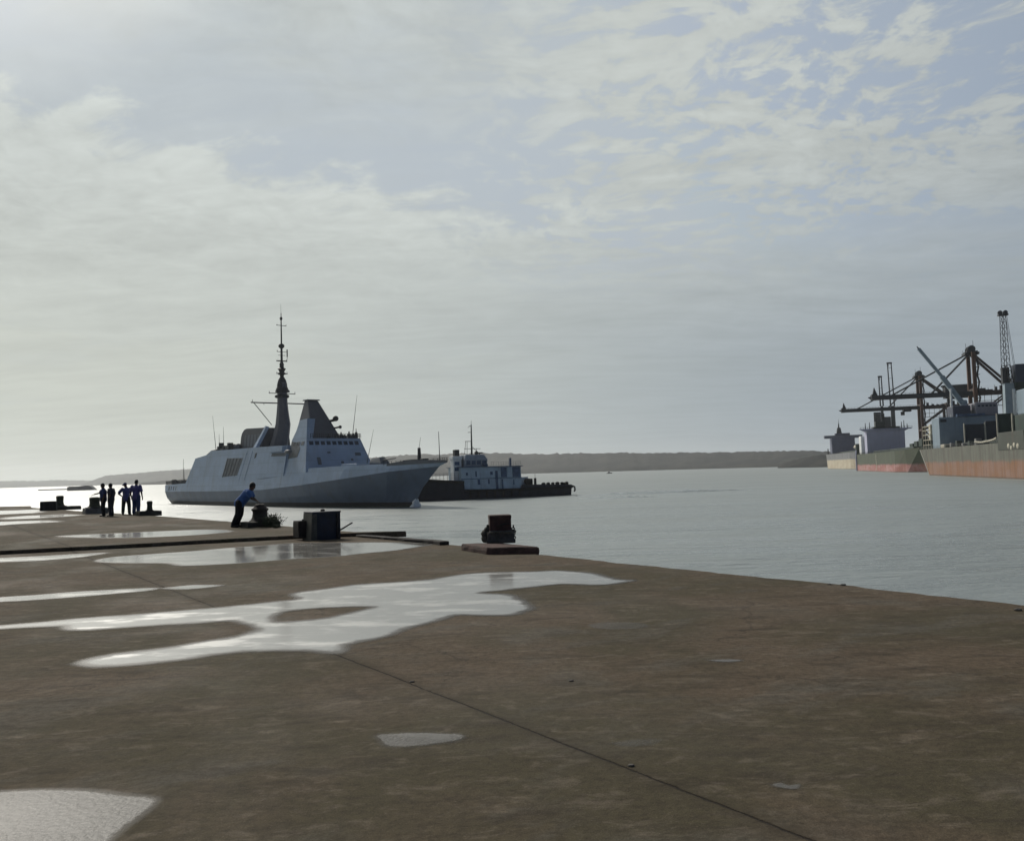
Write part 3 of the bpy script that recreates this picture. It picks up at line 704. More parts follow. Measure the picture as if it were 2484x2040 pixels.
yard(45.7, 1.35, 0.09, ((-1.2, 0.25), (1.3, 0.3)))
yard(33.3, 1.5, 0.12, ((-1.4, 0.4), (1.4, 0.5)))
MB().tube((0.5, 1.5, 37.7), (0.5, 1.5, 39.6), 0.16, n=6).build('antenna', BLACKISH, mast)
MB().path([(0.5, 1.35, 36.7), (0.5, 1.5, 37.1), (0.5, 1.5, 37.8)], 0.05).build('antenna_bracket', BLACKISH, mast)
MB().tube((0.5, -7.6, 25.6), (-1.6, -2.0, 20.3), 0.10, n=5).build('stay', BLACKISH, mast)
# funnel house with a rounded after corner
pts = [(-18.6, 14.2), (-18.6, 17.9), (-18.1, 19.0), (-17.0, 19.8), (-15.4, 20.1), (-4.6, 19.75), (-4.6, 14.2)]
fun = MB().loft([[Vector((x, -3.4 + 0.10 * (z - 14), z)) for x, z in pts], [Vector((x, 4.6 - 0.10 * (z - 14), z)) for x, z in pts]]).build('funnel', paint('funnel_grey', (0.075, 0.078, 0.088), 0.6, 0.2, 0.5, streak=0.5, streak_col=(0.05, 0.05, 0.055), sscale=(1.2, 1.2, 0.06)), frig)
for i in range(5):
    x = -16.2 + i * 2.05
    MB().slab([(x, -3.28, 15.2), (x + 1.5, -3.28, 15.2), (x + 1.5, -2.97, 18.3), (x, -2.97, 18.3)], (-0.05, 0.05)).build('louvre', GREY_D, fun)
# side fittings
def sp(x, z, off=0.0): return Vector((x, -(ys(x, z) + off), z + 0.16 * off))
def side_panel(name, q, mat, t, parent=frig): return MB().slab([sp(*c) for c in q], (-0.06, t)).build(name, mat, parent)
bay = side_panel('boat_bay', [(-15.3, 7.4), (-6.2, 7.7), (-4.0, 12.0), (-13.6, 12.2)], RECESS, 0.03)
for i in range(4):
    t = (i + 0.7) / 4.6
    x0 = -15.3 + 9.1 * t; x1 = -13.6 + 9.6 * t
    MB().slab([sp(x0, 7.55, 0.03), sp(x0 + 0.3, 7.55, 0.03), sp(x1 + 0.3, 12.0, 0.03), sp(x1, 12.0, 0.03)], (0, 0.08)).build('shutter_rib', GREY_D, bay)
MB().slab([sp(-15.75, 7.3), sp(-15.3, 7.4), sp(-13.6, 12.2), sp(-14.05, 12.2)], (-0.05, 0.12)).build('bay_edge', GREY_D, bay)
side_panel('panel_seam', [(-1.7, 5.9 + 0.5), (-1.35, 6.4), (1.35, 13.6), (1.0, 13.6)], GREY, 0.06)
side_panel('panel_seam', [(-4.9, 6.4), (-4.6, 6.4), (-2.0, 13.6), (-2.3, 13.6)], GREY, 0.05)
side_panel('vent', [(2.9, 11.7), (3.6, 11.9), (3.9, 13.0), (3.2, 12.9)], BLACKISH, 0.08)
bl = MB()
a = [sp(10.5, 14.2, -0.1), sp(19.6, 14.1, -0.1), sp(19.6, 12.5, -0.1), sp(12.4, 12.55, -0.1)]; b = [sp(10.9, 14.1, 0.9), sp(19.2, 14.0, 0.9), sp(19.2, 12.7, 0.9), sp(12.7, 12.7, 0.9)]
bl.loft([a, b]).build('sponson', GREY, frig)
side_panel('sponson_slot_shade', [(12.2, 11.85), (19.7, 11.7), (19.7, 12.5), (12.4, 12.5)], GREY_D, 0.03)  # flat dark strip; shade of the slot under the sponson put into colour
MB().slab([side_pt(20.1, 11.0), side_pt(24.6, 11.3), side_pt(25.2, 13.3), side_pt(23.4, 14.7), side_pt(20.1, 15.0)], (-0.05, 0.05)).build('boat_niche', RECESS, frig)
MB().ball((22.4, -9.2, 12.6), 0.75, 10, (1.9, 0.8, 0.7)).build('liferaft', GREY_D, frig, smooth=True)
# ahead of the bridge corner: bulwark plate and a pale highlight strip
bw = []
for i in range(9):
    x = 31.2 + i * 3.9; bw.append(x)
outer = [Vector((x, -(deck_y(x) - 0.05), deck_z(x) - 0.02)) for x in bw]; up = [Vector((x, -(deck_y(x) - 0.25), deck_z(x) + 0.85 * (1 - i / 14))) for i, x in enumerate(bw)]
inn = [p + Vector((0, 0.18, 0)) for p in up]; inb = [p + Vector((0, 0.4, 0)) for p in outer]
MB().loft([[outer[i], up[i], inn[i], inb[i]] for i in range(9)]).build('bulwark', GREY, frig)
MB().slab([(31.6, -(deck_y(31.6) + 0.03), 6.75), (46.5, -(deck_y(46.5) + 0.22), 7.1), (46.0, -(deck_y(46) + 0.12), 7.45), (31.6, -(deck_y(31.6) - 0.06), 7.35)], (-0.08, 0.06)).build('highlight_strip', paint('pale_highlight', (0.62, 0.64, 0.66), 0.5, 0.1), frig)  # bright highlight on the sloping topside, put in as a pale strip
# foredeck: gun, missile hatches, breakwater
gun = MB().loft([[Vector((x, y, z)) for x, y, z in ((45.3, -1.5, 8.3), (49.3, -1.3, 8.3), (49.3, 1.3, 8.3), (45.3, 1.5, 8.3))], [Vector((x, y, z)) for x, y, z in ((45.3, -1.5, 9.5), (49.4, -1.1, 9.3), (49.4, 1.1, 9.3), (45.3, 1.5, 9.5))], [Vector((x, y, z)) for x, y, z in ((45.7, -0.9, 10.5), (48.1, -0.7, 10.5), (48.1, 0.7, 10.5), (45.7, 0.9, 10.5))]]).build('gun_turret', GREY_D, frig, bevel=0.15)
MB().tube((48.6, 0, 9.8), (53.6, 0, 10.1), 0.16, 0.10, 8).build('gun_barrel', BLACKISH, gun)
MB().box(36.5, 43.2, -3.4, 3.4, 7.9, 9.3).build('missile_deck', GREY, frig, bevel=0.1)
MB().slab([(50.6, -4.6, 8.3), (53.2, 0, 8.4), (53.2, 0, 9.1), (50.6, -4.6, 9.0)], 0.12).build('breakwater', GREY_D, frig)
# bow gear and jackstaff, bollards and men-high clutter along the forward rail
bg = MB()
for i in range(30):
    x = 56 + i * 0.55; s = -1 if i % 2 else 1
    bg.tube((x, s * (deck_y(x) - 0.15), deck_z(x)), (x, s * (deck_y(x) - 0.15), deck_z(x) + 0.95), 0.05, n=5)
for s in (-1, 1):
    for h in (0.5, 0.95):
        for i in range(15):
            xa = 56 + i * 1.08; xb = xa + 1.08
            bg.tube((xa, s * (deck_y(xa) - 0.15), deck_z(xa) + h), (xb, s * (deck_y(xb) - 0.15), deck_z(xb) + h), 0.035, n=4)
bg.build('railing', BLACKISH, frig)
for s_ in (-1, 1):
    o_ = []; 
    for i in range(13):
        x = 57.5 + i * 1.17; yy = s_ * (deck_y(x) - 0.02); h_ = 0.2 + 0.5 * math.sin(math.pi * min(1.0, i / 12) ** 0.8) + 0.12
        o_.append([Vector((x, yy, deck_z(x) - 0.05)), Vector((x, yy + s_ * 0.05, deck_z(x) + h_)), Vector((x, yy - s_ * 0.12, deck_z(x) + h_)), Vector((x, yy - s_ * 0.22, deck_z(x) - 0.05))])
    MB().loft(o_).build('bow_bulwark', GREY_D, frig)
MB().box(58.0, 60.2, -1.2, 1.2, 8.4, 9.6).build('capstan', BLACKISH, frig, bevel=0.1)
MB().box(63.2, 64.6, -0.6, 0.6, 8.6, 9.7).build('winch', BLACKISH, frig, bevel=0.1)
MB().tube((62.0, 0.2, 8.7), (62.0, 0.2, 11.9), 0.45, 0.30, 8).tube((62.0, 0.2, 11.9), (62.3, 0.4, 14.0), 0.05, 0.03, 5).build('ventilator', BLACKISH, frig)
MB().tube((69.4, 0, 9.0), (69.2, 0, 14.8), 0.10, 0.05, 6).build('jackstaff', BLACKISH, frig)
# stern: flight-deck rail and people-high gear
st = MB()
for i in range(36):
    x = -61.6 + i * 0.55
    st.tube((x, -(deck_y(x) - 0.15), deck_z(x)), (x, -(deck_y(x) - 0.15), deck_z(x) + 1.15), 0.055, n=5)
for h in (0.4, 0.8, 1.15):
    for i in range(18):
        xa = -61.6 + i * 1.07; xb = xa + 1.07
        st.tube((xa, -(deck_y(xa) - 0.15), deck_z(xa) + h), (xb, -(deck_y(xb) - 0.15), deck_z(xb) + h), 0.04, n=4)
for h in (6.2, 6.7): st.tube((-61.9, -8.3, h), (-61.9, 8.0, h), 0.04, n=4)
for i in range(12):
    st.tube((-61.9, -8 + i * 1.45, 5.6), (-61.9, -8 + i * 1.45, 6.7), 0.05, n=5)
st.build('railing', BLACKISH, frig)
for (x, z0, w, h) in ((-58.5, 5.7, 1.6, 1.5), (-56, 5.75, 0.9, 1.1), (-52.5, 5.8, 2.2, 1.0), (-48.5, 5.9, 1.4, 0.9), (-44.4, 6.0, 1.0, 2.6)):
    MB().box(x - w / 2, x + w / 2, -7.6, -6.6, z0 - 0.1, z0 + h).build('deck_locker', BLACKISH, frig, bevel=0.08)
MB().tube((-46.6, -8.6, 6.0), (-46.4, -8.6, 13.0), 0.07, 0.05, 6).build('flagstaff', BLACKISH, frig)
for i, (x0, x1) in enumerate(((-57.9, -56.9), (-55.6, -55.0), (-53.4, -52.6), (-51.2, -50.6))):
    MB().slab([(x0, -(deck_y(x0) + 0.28), 4.05), (x1, -(deck_y(x1) + 0.28), 4.05), (x1, -(deck_y(x1) + 0.10), 5.2), (x0, -(deck_y(x0) + 0.10), 5.2)], (-0.06, 0.06)).build('mooring_port', GREY_D, frig)
# hangar roof: launcher, boxes, small masts
MB().loft([[Vector((-37.3, -6.6, 12.75)), Vector((-29.0, -6.6, 13.4)), Vector((-29.0, 6.6, 13.4)), Vector((-37.3, 6.6, 12.75))], [Vector((-33.6, -5.4, 15.0)), Vector((-29.6, -5.4, 15.2)), Vector((-29.6, 5.4, 15.2)), Vector((-33.6, 5.4, 15.0))]]).build('decoy_launcher', BLACKISH, frig, bevel=0.1)
random.seed(5)
for x, w, h in ((-25.4, 0.8, 1.5), (-23.4, 1.3, 0.9), (-21.6, 0.7, 1.6), (-19.6, 1.8, 1.5), (-18.4, 0.9, 2.3), (-24.4, 0.4, 2.6), (-22.4, 1.0, 0.7)):
    MB().box(x - w / 2, x + w / 2, -6.8, -5.4, 14.3, 14.5 + h * 0.85).build('deck_equipment', BLACKISH, frig, bevel=0.08)
for i in range(2):
    MB().ball((-20.8 + i * 2.6, -4.0, 15.4), 0.9, 10).build('satcom_dome', GREY_D, frig, smooth=True)
for a, b_ in (((-30.6, -5.2, 15.1), (-32.8, -5.2, 24.6)), ((-25.6, -6.2, 14.5), (-25.7, -6.2, 19.2)), ((-22.6, -6.2, 14.5), (-22.6, -6.2, 21.0)), ((26.5, 5.2, 15.5), (28.4, 5.6, 25.6)), ((-45.2, -8.8, 6.0), (-45.4, -8.8, 10.5)), ((34.5, 4.0, 8.0), (37.2, 4.6, 17.0))):
    MB().tube(a, b_, 0.09, 0.03, 5).build('whip_antenna', BLACKISH, frig)
# white water at the stem
fm = MB(); fr = []
for k in range(9):
    t = k / 8; ring = []
    for i in range(14):
        a = 2 * math.pi * i / 14; rr = (1 - t) ** 0.8 * (1.0 + 0.45 * mnoise.noise(Vector((math.cos(a) * 2, math.sin(a) * 2, t * 4)))) + 0.03
        ring.append(Vector((60.4 + 1.0 * rr * math.cos(a) + 0.5 * t, 0.1 + 1.15 * rr * math.sin(a), -0.1 + 2.1 * t)))
    fr.append(ring)
fm.loft(fr)
f_o = fm.build('bow_wave', FOAM, None, smooth=True); f_o.location = frig.location; f_o.rotation_euler = frig.rotation_euler
tag(f_o, kind='structure')
# ================================================================== TUG
TUG_HULL = paint('tug_black_hull', (0.013, 0.016, 0.028), 0.6, 0.3, 0.6, streak=0.35, streak_col=(0.035, 0.036, 0.045), sscale=(1, 1, 0.15))
TUG_HOUSE = paint('tug_pale_blue', (0.40, 0.50, 0.57), 0.55, 0.12, 0.5, streak=0.45, streak_col=(0.12, 0.15, 0.18), sscale=(1.2, 1.2, 0.1))
TUG_DARK = paint('tug_dark_blue', (0.060, 0.100, 0.175), 0.4, 0.3, 0.7)
WHITE = paint('ship_white', (0.70, 0.72, 0.72), 0.5, 0.08, 0.6)
RUBBER = paint('black_rubber', (0.012, 0.012, 0.012), 0.8, 0.3, 3.0)
RAILG = paint('grey_rail', (0.16, 0.16, 0.16), 0.6, 0.2, 1.0)
tug = thing('tugboat', 'black hulled tugboat with pale blue wheelhouse and thin mast, behind the bow of the frigate', 'tugboat', (-17.02, 219.27, WZ), R_(26.54))
TS = [(-9.0, 0.25, 5.9, 0.1), (-7.5, 2.4, 5.8, 1.2), (-4.5, 4.0, 5.4, 2.9), (0, 4.9, 5.0, 4.2), (4.9, 5.1, 4.7, 4.7), (5.1, 5.1, 2.6, 4.7), (12, 5.2, 2.4, 4.9), (21, 5.2, 2.4, 4.9), (21.2, 5.2, 3.15, 4.9), (28, 5.1, 3.1, 4.7), (34, 4.7, 2.9, 4.2), (36.6, 3.9, 2.8, 3.3), (37.4, 2.5, 2.75, 2.0)]
MB().loft([[Vector((x, 4.6 - wl, -0.5)), Vector((x, 4.6 - wl * 1.02 - 0.05, 0.3)), Vector((x, 4.6 - b, z)), Vector((x, 4.6 + b, z)), Vector((x, 4.6 + wl, -0.5))] for x, b, z, wl in TS]).build('hull', TUG_HULL, tug)
MB().path([(x, 4.6 - b - 0.16, z - 0.35) for x, b, z, wl in TS if x < 5] , 0.28).path([(x, 4.6 - b - 0.16, 2.1) for x, b, z, wl in TS if 5 < x < 36.7], 0.26).build('rubbing_strake', RUBBER, tug)
for i in range(7):
    x = 6.5 + i * 2.3
    MB().tube((x, -0.72, 2.3), (x, -0.62, 0.5), 0.22, n=8).build('side_fender', RUBBER, tug)
hs = MB().frustum((4.8, 21.4, 0.1, 9.1), 2.2, (4.6, 21.4, 0.5, 8.7), 8.0); house = hs.build('deckhouse', TUG_HOUSE, tug, bevel=0.06)
MB().box(4.2, 21.9, 0.1, 9.1, 7.98, 8.16).build('deck_edge', TUG_DARK, house)
MB().box(4.5, 21.5, 0.18, 0.42, 5.02, 5.16).build('deck_line', TUG_DARK, house)
for x0, x1, z0, z1 in ((15.6, 17.3, 5.3, 7.8), (18.9, 21.1, 5.25, 7.85), (8.5, 8.85, 5.6, 7.0), (9.0, 9.7, 3.6, 4.9), (11.9, 12.3, 3.7, 4.9), (14.0, 14.7, 2.4, 7.0), (15.7, 16.1, 2.3, 4.8), (19.0, 19.3, 3.3, 4.6), (5.9, 6.4, 6.0, 6.7), (12.6, 13.3, 6.0, 6.8)):
    yb0 = lambda z: 0.1 + 0.4 * (z - 2.2) / 5.8
    MB().slab([(x0, yb0(z0), z0), (x1, yb0(z0), z0), (x1, yb0(z1), z1), (x0, yb0(z1), z1)], (-0.05, 0.06)).build('doorway' if z1 - z0 > 1.5 else 'porthole', TUG_DARK, house)
wh = MB().loft([[Vector((5.9 + 0.05, 1.2, 8.1)), Vector((12.2, 1.2, 8.1)), Vector((12.2, 8.0, 8.1)), Vector((5.95, 8.0, 8.1))], [Vector((6.0, 1.0, 9.9)), Vector((12.3, 1.0, 9.9)), Vector((12.3, 8.2, 9.9)), Vector((6.0, 8.2, 9.9))], [Vector((6.4, 1.5, 11.2)), Vector((11.6, 1.5, 11.2)), Vector((11.6, 7.7, 11.2)), Vector((6.4, 7.7, 11.2))]]).build('wheelhouse', paint('tug_wheelhouse', (0.27, 0.31, 0.36), 0.5, 0.15, 0.8), tug, bevel=0.15)
for i in range(4):
    x0 = 6.4 + i * 1.45
    MB().slab([(x0, 1.12, 8.7), (x0 + 1.1, 1.12, 8.7), (x0 + 1.1, 1.02, 9.7), (x0, 1.02, 9.7)], (-0.05, 0.06)).build('window', TUG_DARK, wh)
fn = MB().box(3.3, 5.5, 2.0, 4.2, 4.6, 10.0).build('stair_tower', WHITE, tug, bevel=0.08)
MB().box(3.1, 5.6, 1.8, 4.4, 10.0, 10.9).build('top_cover', WHITE, fn, bevel=0.1)
for z0 in (7.2, 8.6): MB().box(3.6, 4.9, 1.94, 2.0, z0, z0 + 0.9).build('opening', TUG_DARK, fn)
MB().box(4.8, 6.1, 4.6, 6.0, 8.1, 12.6).build('exhaust', BLACKISH, tug, bevel=0.1)
ms = MB().tube((9.5, 4.6, 11.1), (9.55, 4.6, 19.0), 0.27, 0.14, 8).tube((9.55, 4.6, 19.0), (9.6, 4.6, 20.0), 0.05, n=5).build('mast', BLACKISH, tug)
for z, x0, x1 in ((14.7, 7.7, 9.5), (12.8, 7.4, 12.0), (17.0, 8.6, 9.6), (18.6, 8.9, 9.6)):
    MB().tube((x0, 4.6, z), (x1, 4.6, z), 0.07, n=5).build('spreader', BLACKISH, ms)
for a, b in (((7.9, 4.6, 14.7), (7.5, 4.6, 11.2)), ((8.3, 4.6, 14.7), (8.2, 4.6, 11.2)), ((10.9, 4.6, 12.8), (10.9, 4.6, 11.2)), ((9.0, 4.6, 18.4), (8.6, 4.6, 18.2)), ((9.5, 4.6, 13.4), (12.0, 4.6, 11.2))):
    MB().tube(a, b, 0.06, n=5).build('mast_strut', BLACKISH, ms)
MB().lathe([(0.15, 11.1), (0.15, 11.5), (0.9, 11.55), (0.9, 11.75), (0.1, 11.8)], (11.0, 3.2, 0), 12).build('radar_scanner', BLACKISH, tug)
MB().ball((11.2, 5.5, 11.7), 0.55, 10).build('dome', BLACKISH, tug, smooth=True)
MB().ball((11.6, 0.9, 8.5), 0.75, 10, (1.1, 0.5, 0.6)).build('life_raft', TUG_DARK, tug, smooth=True)
rl = MB()
for i in range(13): rl.tube((13 + i * 0.7, 0.5, 8.1), (13 + i * 0.7, 0.5, 9.2), 0.03, n=4)
for h in (8.6, 9.2): rl.tube((13, 0.5, h), (21.4, 0.5, h), 0.03, n=4)
rl.build('top_rail', RAILG, tug)
rl = MB()
for i in range(9): rl.tube((-4 + i * 1.0, 0.7, 4.9), (-4 + i * 1.0, 0.7, 6.6), 0.05, n=4)
for h in (5.5, 6.1, 6.6): rl.tube((-4, 0.7, h), (4, 0.7, h), 0.04, n=4)
rl.build('bow_rail', RAILG, tug)
MB().box(19.0, 19.5, 2.0, 2.5, 8.1, 10.2).build('vent_pipe', TUG_DARK, tug, bevel=0.05)
MB().box(22.0, 24.8, 3.0, 6.0, 3.0, 5.2).build('winch_house', WHITE, tug, bevel=0.15)
w2 = MB().tube((24.2, 1.6, 4.0), (24.2, 5.2, 4.0), 0.75, n=14); w2.box(23.3, 25.2, 1.3, 1.6, 3.0, 4.7).box(23.3, 25.2, 5.2, 5.5, 3.0, 4.7); w2.build('towing_winch', RUBBER, tug)
MB().tube((26.4, 2.2, 3.1), (26.4, 2.2, 4.8), 0.35, n=10).tube((26.4, 2.2, 4.8), (26.4, 2.2, 6.0), 0.05, n=5).build('towing_post', BLACKISH, tug)
random.seed(9)
for i in range(6):
    x = 28 + i * 1.5
    MB().ball((x, 0.6 + 0.2 * i, 3.25), 0.45 + 0.15 * random.random(), 8, (1.3, 0.9, 0.7)).build('tyre_fender', RUBBER, tug, smooth=True)
MB().ball((35.2, 2.2, 3.0), 0.75, 10, (1.7, 1, 0.6)).build('rope_coil', RUBBER, tug, smooth=True)
MB().path([(37.2, 3.4, 2.5), (38.3, 3.3, 2.35), (38.9, 3.2, 2.1), (39.0, 3.2, 1.2), (38.7, 3.2, 0.9)], 0.22, 8).build('stern_hook', RUBBER, tug)

# ================================================================== CARGO SHIPS AT THE QUAY
def mat_ship_hull(name, upper, boot, zline, band, rust=0.5):
    """paint over a boot-topping band, streaked with rust from the scuppers"""
    m, g, b = new_mat(name)
    v = g.n('ShaderNodeTexCoord').outputs['Object']
    x, y, z = g.sep(v)
    n = g.noise(v, 0.12, 6, 0.65)
    big = g.noise(g.mapv(v, (0.06, 0.06, 0.22)), 1.0, 7, 0.68, 0.5)
    st = g.noise(g.mapv(v, (0.34, 0.34, 0.018)), 1.0, 9, 0.85)
    st2 = g.noise(g.mapv(v, (0.16, 0.16, 0.012), loc=(4, 4, 0)), 1.0, 5, 0.65)
    u2 = tuple(c * 0.72 for c in upper)
    c = g.mix(g.ss(n, 0.35, 0.65), u2, upper)
    c = g.mix(g.m('MULTIPLY', g.ss(st, 0.47, 0.58), 0.55 * rust + 0.15), c, (0.060, 0.048, 0.036))
    c = g.mix(g.m('MULTIPLY', g.ss(st2, 0.55, 0.68), 0.5 * rust), c, (0.11, 0.060, 0.030))
    bt = g.mix(g.ss(big, 0.40, 0.62), boot, band)
    bt = g.mix(g.m('MULTIPLY', g.ss(st2, 0.47, 0.60), rust), bt, (0.21, 0.090, 0.032))
    bt = g.mix(g.m('MULTIPLY', g.ss(st, 0.50, 0.62), 0.7 * rust), bt, (0.10, 0.052, 0.032))
    zl = g.m('ADD', z, g.m('ADD', g.m('MULTIPLY', g.m('SUBTRACT', n, 0.5), 2.6), g.m('MULTIPLY', g.m('SUBTRACT', st, 0.5), 3.0 * rust)))
    c = g.mix(g.ss(zl, zline - 0.8, zline + 0.8, 1.0, 0.0), c, bt)
    c = g.mix(g.ss(z, 0.1, 0.7, 0.7, 0.0), c, (0.05, 0.045, 0.035))
    pl = g.m('ABSOLUTE', g.m('SUBTRACT', g.m('FRACT', g.m('DIVIDE', x, 11.0)), 0.5))
    c = g.mix(g.ss(pl, 0.0, 0.02, 0.5, 0.0), c, (0.05, 0.045, 0.04))
    g.put(b.inputs['Base Color'], c); b.inputs['Roughness'].default_value = 0.6
    return m
def ship_hull(L, beam, dz, mat, parent, x_top=-18.5, x_wl=-1.8, bow_rise=2.5):
    rows = []
    for k in range(4): # raked stern from overhang to the run
        t = k / 3
        rows.append((t, x_top + (8 - x_top) * t, x_wl + (8.5 - x_wl) * t, 0.0, 0.0))
    for x, ins in ((L - 45, 0.0), (L - 30, 0.10), (L - 16, 0.26), (L - 6, 0.42), (L, 0.49)):
        rows.append((1, x, x - (5 if ins > 0.1 else 0), ins * beam, min(0.492, ins * 1.25) * beam))
    rings = []
    for t, xt, xw, i0, i1 in rows:
        rise = bow_rise * max(0, (xt - (L - 45)) / 45) ** 1.5
        rings.append([Vector((xw, i1, -1)), Vector((xw, i1, 0.0)), Vector((xt, i0, dz + rise)), Vector((xt, beam - i0, dz + rise)), Vector((xw, beam - i1, 0.0)), Vector((xw, beam - i1, -1))])
    return MB().loft(rings).build('hull', mat, parent)
def ship_frame(name, label, A, az, group=None):
    # x runs from the stern towards the camera end, y away from the channel
    return thing(name, label, 'cargo ship', (A[0], A[1], WZ), math.atan2(-math.cos(R_(az)), -math.sin(R_(az))), group)
def rail(parent, pts, h=1.1, step=2.2, mat=None, r=0.05, name='railing'):
    m = MB()
    for a, b in zip(pts, pts[1:]):
        a = Vector(a); b = Vector(b); n = max(1, int((b - a).length / step))
        for i in range(n + 1):
            p = a + (b - a) * (i / n); m.tube(p, p + Vector((0, 0, h)), r, n=4)
        for hh in (h * 0.5, h): m.tube(a + Vector((0, 0, hh)), b + Vector((0, 0, hh)), r * 0.8, n=4)
    return m.build(name, mat or RAILG, parent)
def window_row(parent, x, y0, y1, z, n, h=0.8, mat=None):
    w = (y1 - y0) / n
    for i in range(n):
        MB().box(x - 0.05, x + 0.06, y0 + w * (i + 0.2), y0 + w * (i + 0.8), z, z + h).build('window', mat or GLASS, parent)
GREEN_D = paint('dark_green_hatch', (0.020, 0.038, 0.030), 0.6, 0.35, 0.3, streak=0.4, streak_col=(0.05, 0.04, 0.03), sscale=(0.5, 0.5, 0.05))
NAVY = paint('hatch_dark_blue', (0.022, 0.030, 0.042), 0.6, 0.25, 0.3)  # dark blue of the upright hatch covers, also on vent and machinery house
BLUEGREY = paint('house_blue_grey', (0.205, 0.265, 0.320), 0.6, 0.10, 0.2, streak=0.5, streak_col=(0.13, 0.15, 0.16), sscale=(0.7, 0.7, 0.05))
HOUSEW = paint('house_worn_white', (0.43, 0.44, 0.56), 0.6, 0.06, 0.15, streak=0.25, streak_col=(0.2, 0.18, 0.16), sscale=(0.5, 0.5, 0.05))
CREAM = paint('cream_paint', (0.50, 0.47, 0.38), 0.6, 0.12, 0.5, streak=0.4, streak_col=(0.25, 0.15, 0.08), sscale=(1, 1, 0.1))
PALEB = paint('crane_pale_blue', (0.27, 0.335, 0.375), 0.55, 0.1, 0.3)
# ---- nearest: rusty grey-green over worn red
s3 = ship_frame('bulk_carrier', 'rusty grey-green cargo ship with worn red waterline and blue-grey deckhouse, nearest moored ship', (180, 384), 13.4, 'cargo ships moored along the far quay')
ship_hull(190, 29, 11.4, mat_ship_hull('rusty_green_hull', (0.135, 0.140, 0.112), (0.24, 0.140, 0.105), 5.6, (0.23, 0.115, 0.060), 0.9), s3)
MB().slab([(-18.62, -0.06, 11.4), (-18.0, -0.06, 11.4), (-1.5, -0.06, 0.1), (-2.0, -0.06, 0.1)], (-0.1, 0.1)).build('edge_highlight', paint('pale_edge_highlight', (0.42, 0.42, 0.38), 0.6, 0.1), s3)  # highlight along the raked edge, put in as a pale strip
for i in range(12):
    MB().box(-9.4 + 0.52 * i * 0.6 + 3, -8.7 + 0.52 * i * 0.6 + 3, -0.06, 0.0, 10.4 - i * 0.62, 10.7 - i * 0.62).build('draught_mark', BLACKISH, s3)
rail(s3, [(-18.2, 0.3, 11.4), (60, 0.3, 11.4), (150, 0.3, 11.4)], 1.1, 2.5)
lad = MB()
for x in (-14.5, -9.5, -4.5, 0.5):
    for y in (0.8, 5.0): lad.tube((x, y, 11.4), (x, y, 21.5 if x < -5 or y > 3 else 18), 0.16, n=6)
for z in (13.2, 15.4, 17.6, 19.6, 21.3):
    for y in (0.8, 5.0): lad.tube((-14.5, y, z), (0.5, y, z), 0.13, n=6)
    for x in (-14.5, -4.5, 0.5): lad.tube((x, 0.8, z), (x, 5.0, z), 0.13, n=6)
    lad.box(-14.5, -9.5, 0.8, 5.0, z - 0.1, z)
lad.build('stern_gantry', CREAM, s3)
MB().box(-3.2, 0.2, 0.9, 5.2, 15.0, 22.0).build('stair_house', CREAM, s3, bevel=0.2)
hs3 = MB().box(0.5, 14, 1.5, 26.2, 11.4, 24.2).build('deckhouse', BLUEGREY, s3, bevel=0.15)
MB().box(0.2, 14.6, 8.5, 19.0, 24.2, 25.3).build('bridge_wing', TUG_DARK, hs3)
MB().box(1.2, 13.0, 16.0, 24.6, 24.2, 30.0).build('wheelhouse', paint('wheelhouse_mauve', (0.24, 0.235, 0.27), 0.6, 0.12, 0.3, streak=0.4, streak_col=(0.13, 0.13, 0.14), sscale=(0.6, 0.6, 0.06)), hs3, bevel=0.6)
MB().box(2, 12, 7.5, 14.5, 24.2, 29.0).build('funnel', paint('ship_funnel_dark', (0.065, 0.075, 0.105), 0.6, 0.2, 0.4), hs3, bevel=0.5)
window_row(hs3, 13.0, 16.6, 24.0, 28.0, 5)
MB().box(13.9, 14.08, 2.0, 4.4, 22.2, 23.4).build('vent_panel', NAVY, hs3)
# hatch covers standing open in front of the house
for x, y0, y1, z1 in ((26.0, 7.9, 14.9, 20.4), (26.4, 15.5, 26.0, 21.4)):
    hc = MB().box(x, x + 2.2, y0, y1, 12.2, z1)
    hc.build('hatch_cover', NAVY, s3, bevel=0.12)
for y in (7.6, 15.2, 26.3): MB().box(28.0, 28.5, y - 0.22, y + 0.22, 12.0, 22.3 if y > 20 else 20.8).build('hatch_post', CREAM, s3)
MB().box(25, 52, 5.5, 24, 11.4, 13.0).build('hatch_coaming', GREEN_D, s3, bevel=0.1)
MB().box(62, 90, 5.5, 24, 11.4, 13.2).build('hatch_coaming', GREEN_D, s3, bevel=0.1)
for x, y0, y1, z1 in ((64.0, 9.6, 17.2, 22.4), (66.5, 17.6, 24.5, 22.8), (90.0, 7.0, 14.0, 20.9)):
    MB().box(x, x + 2.4, y0, y1, 12.6, z1).build('hatch_cover', GREEN_D, s3, bevel=0.12)
for x, y in ((62.6, 9.3), (66.6, 17.4), (88.6, 6.8)): MB().tube((x + 3.6, y, 12), (x + 3.6, y, 22.5 if x < 80 else 21.2), 0.3, n=8).build('hatch_post', CREAM, s3)
MB().box(96.5, 107, 6.2, 18, 11.4, 20.3).build('crane_house', GREEN_D, s3, bevel=0.3)
MB().box(98.0, 107.2, 6.6, 15.0, 20.3, 28.2).build('crane_cab', BLUEGREY, s3, bevel=0.3)
MB().box(97.9, 98.0, 5.7, 6.6, 20.3, 28.8).build('cab_column', WHITE, s3)
MB().box(12.5, 20, 1.6, 5.6, 11.4, 12.9).build('deck_winch', CREAM, s3, bevel=0.3)
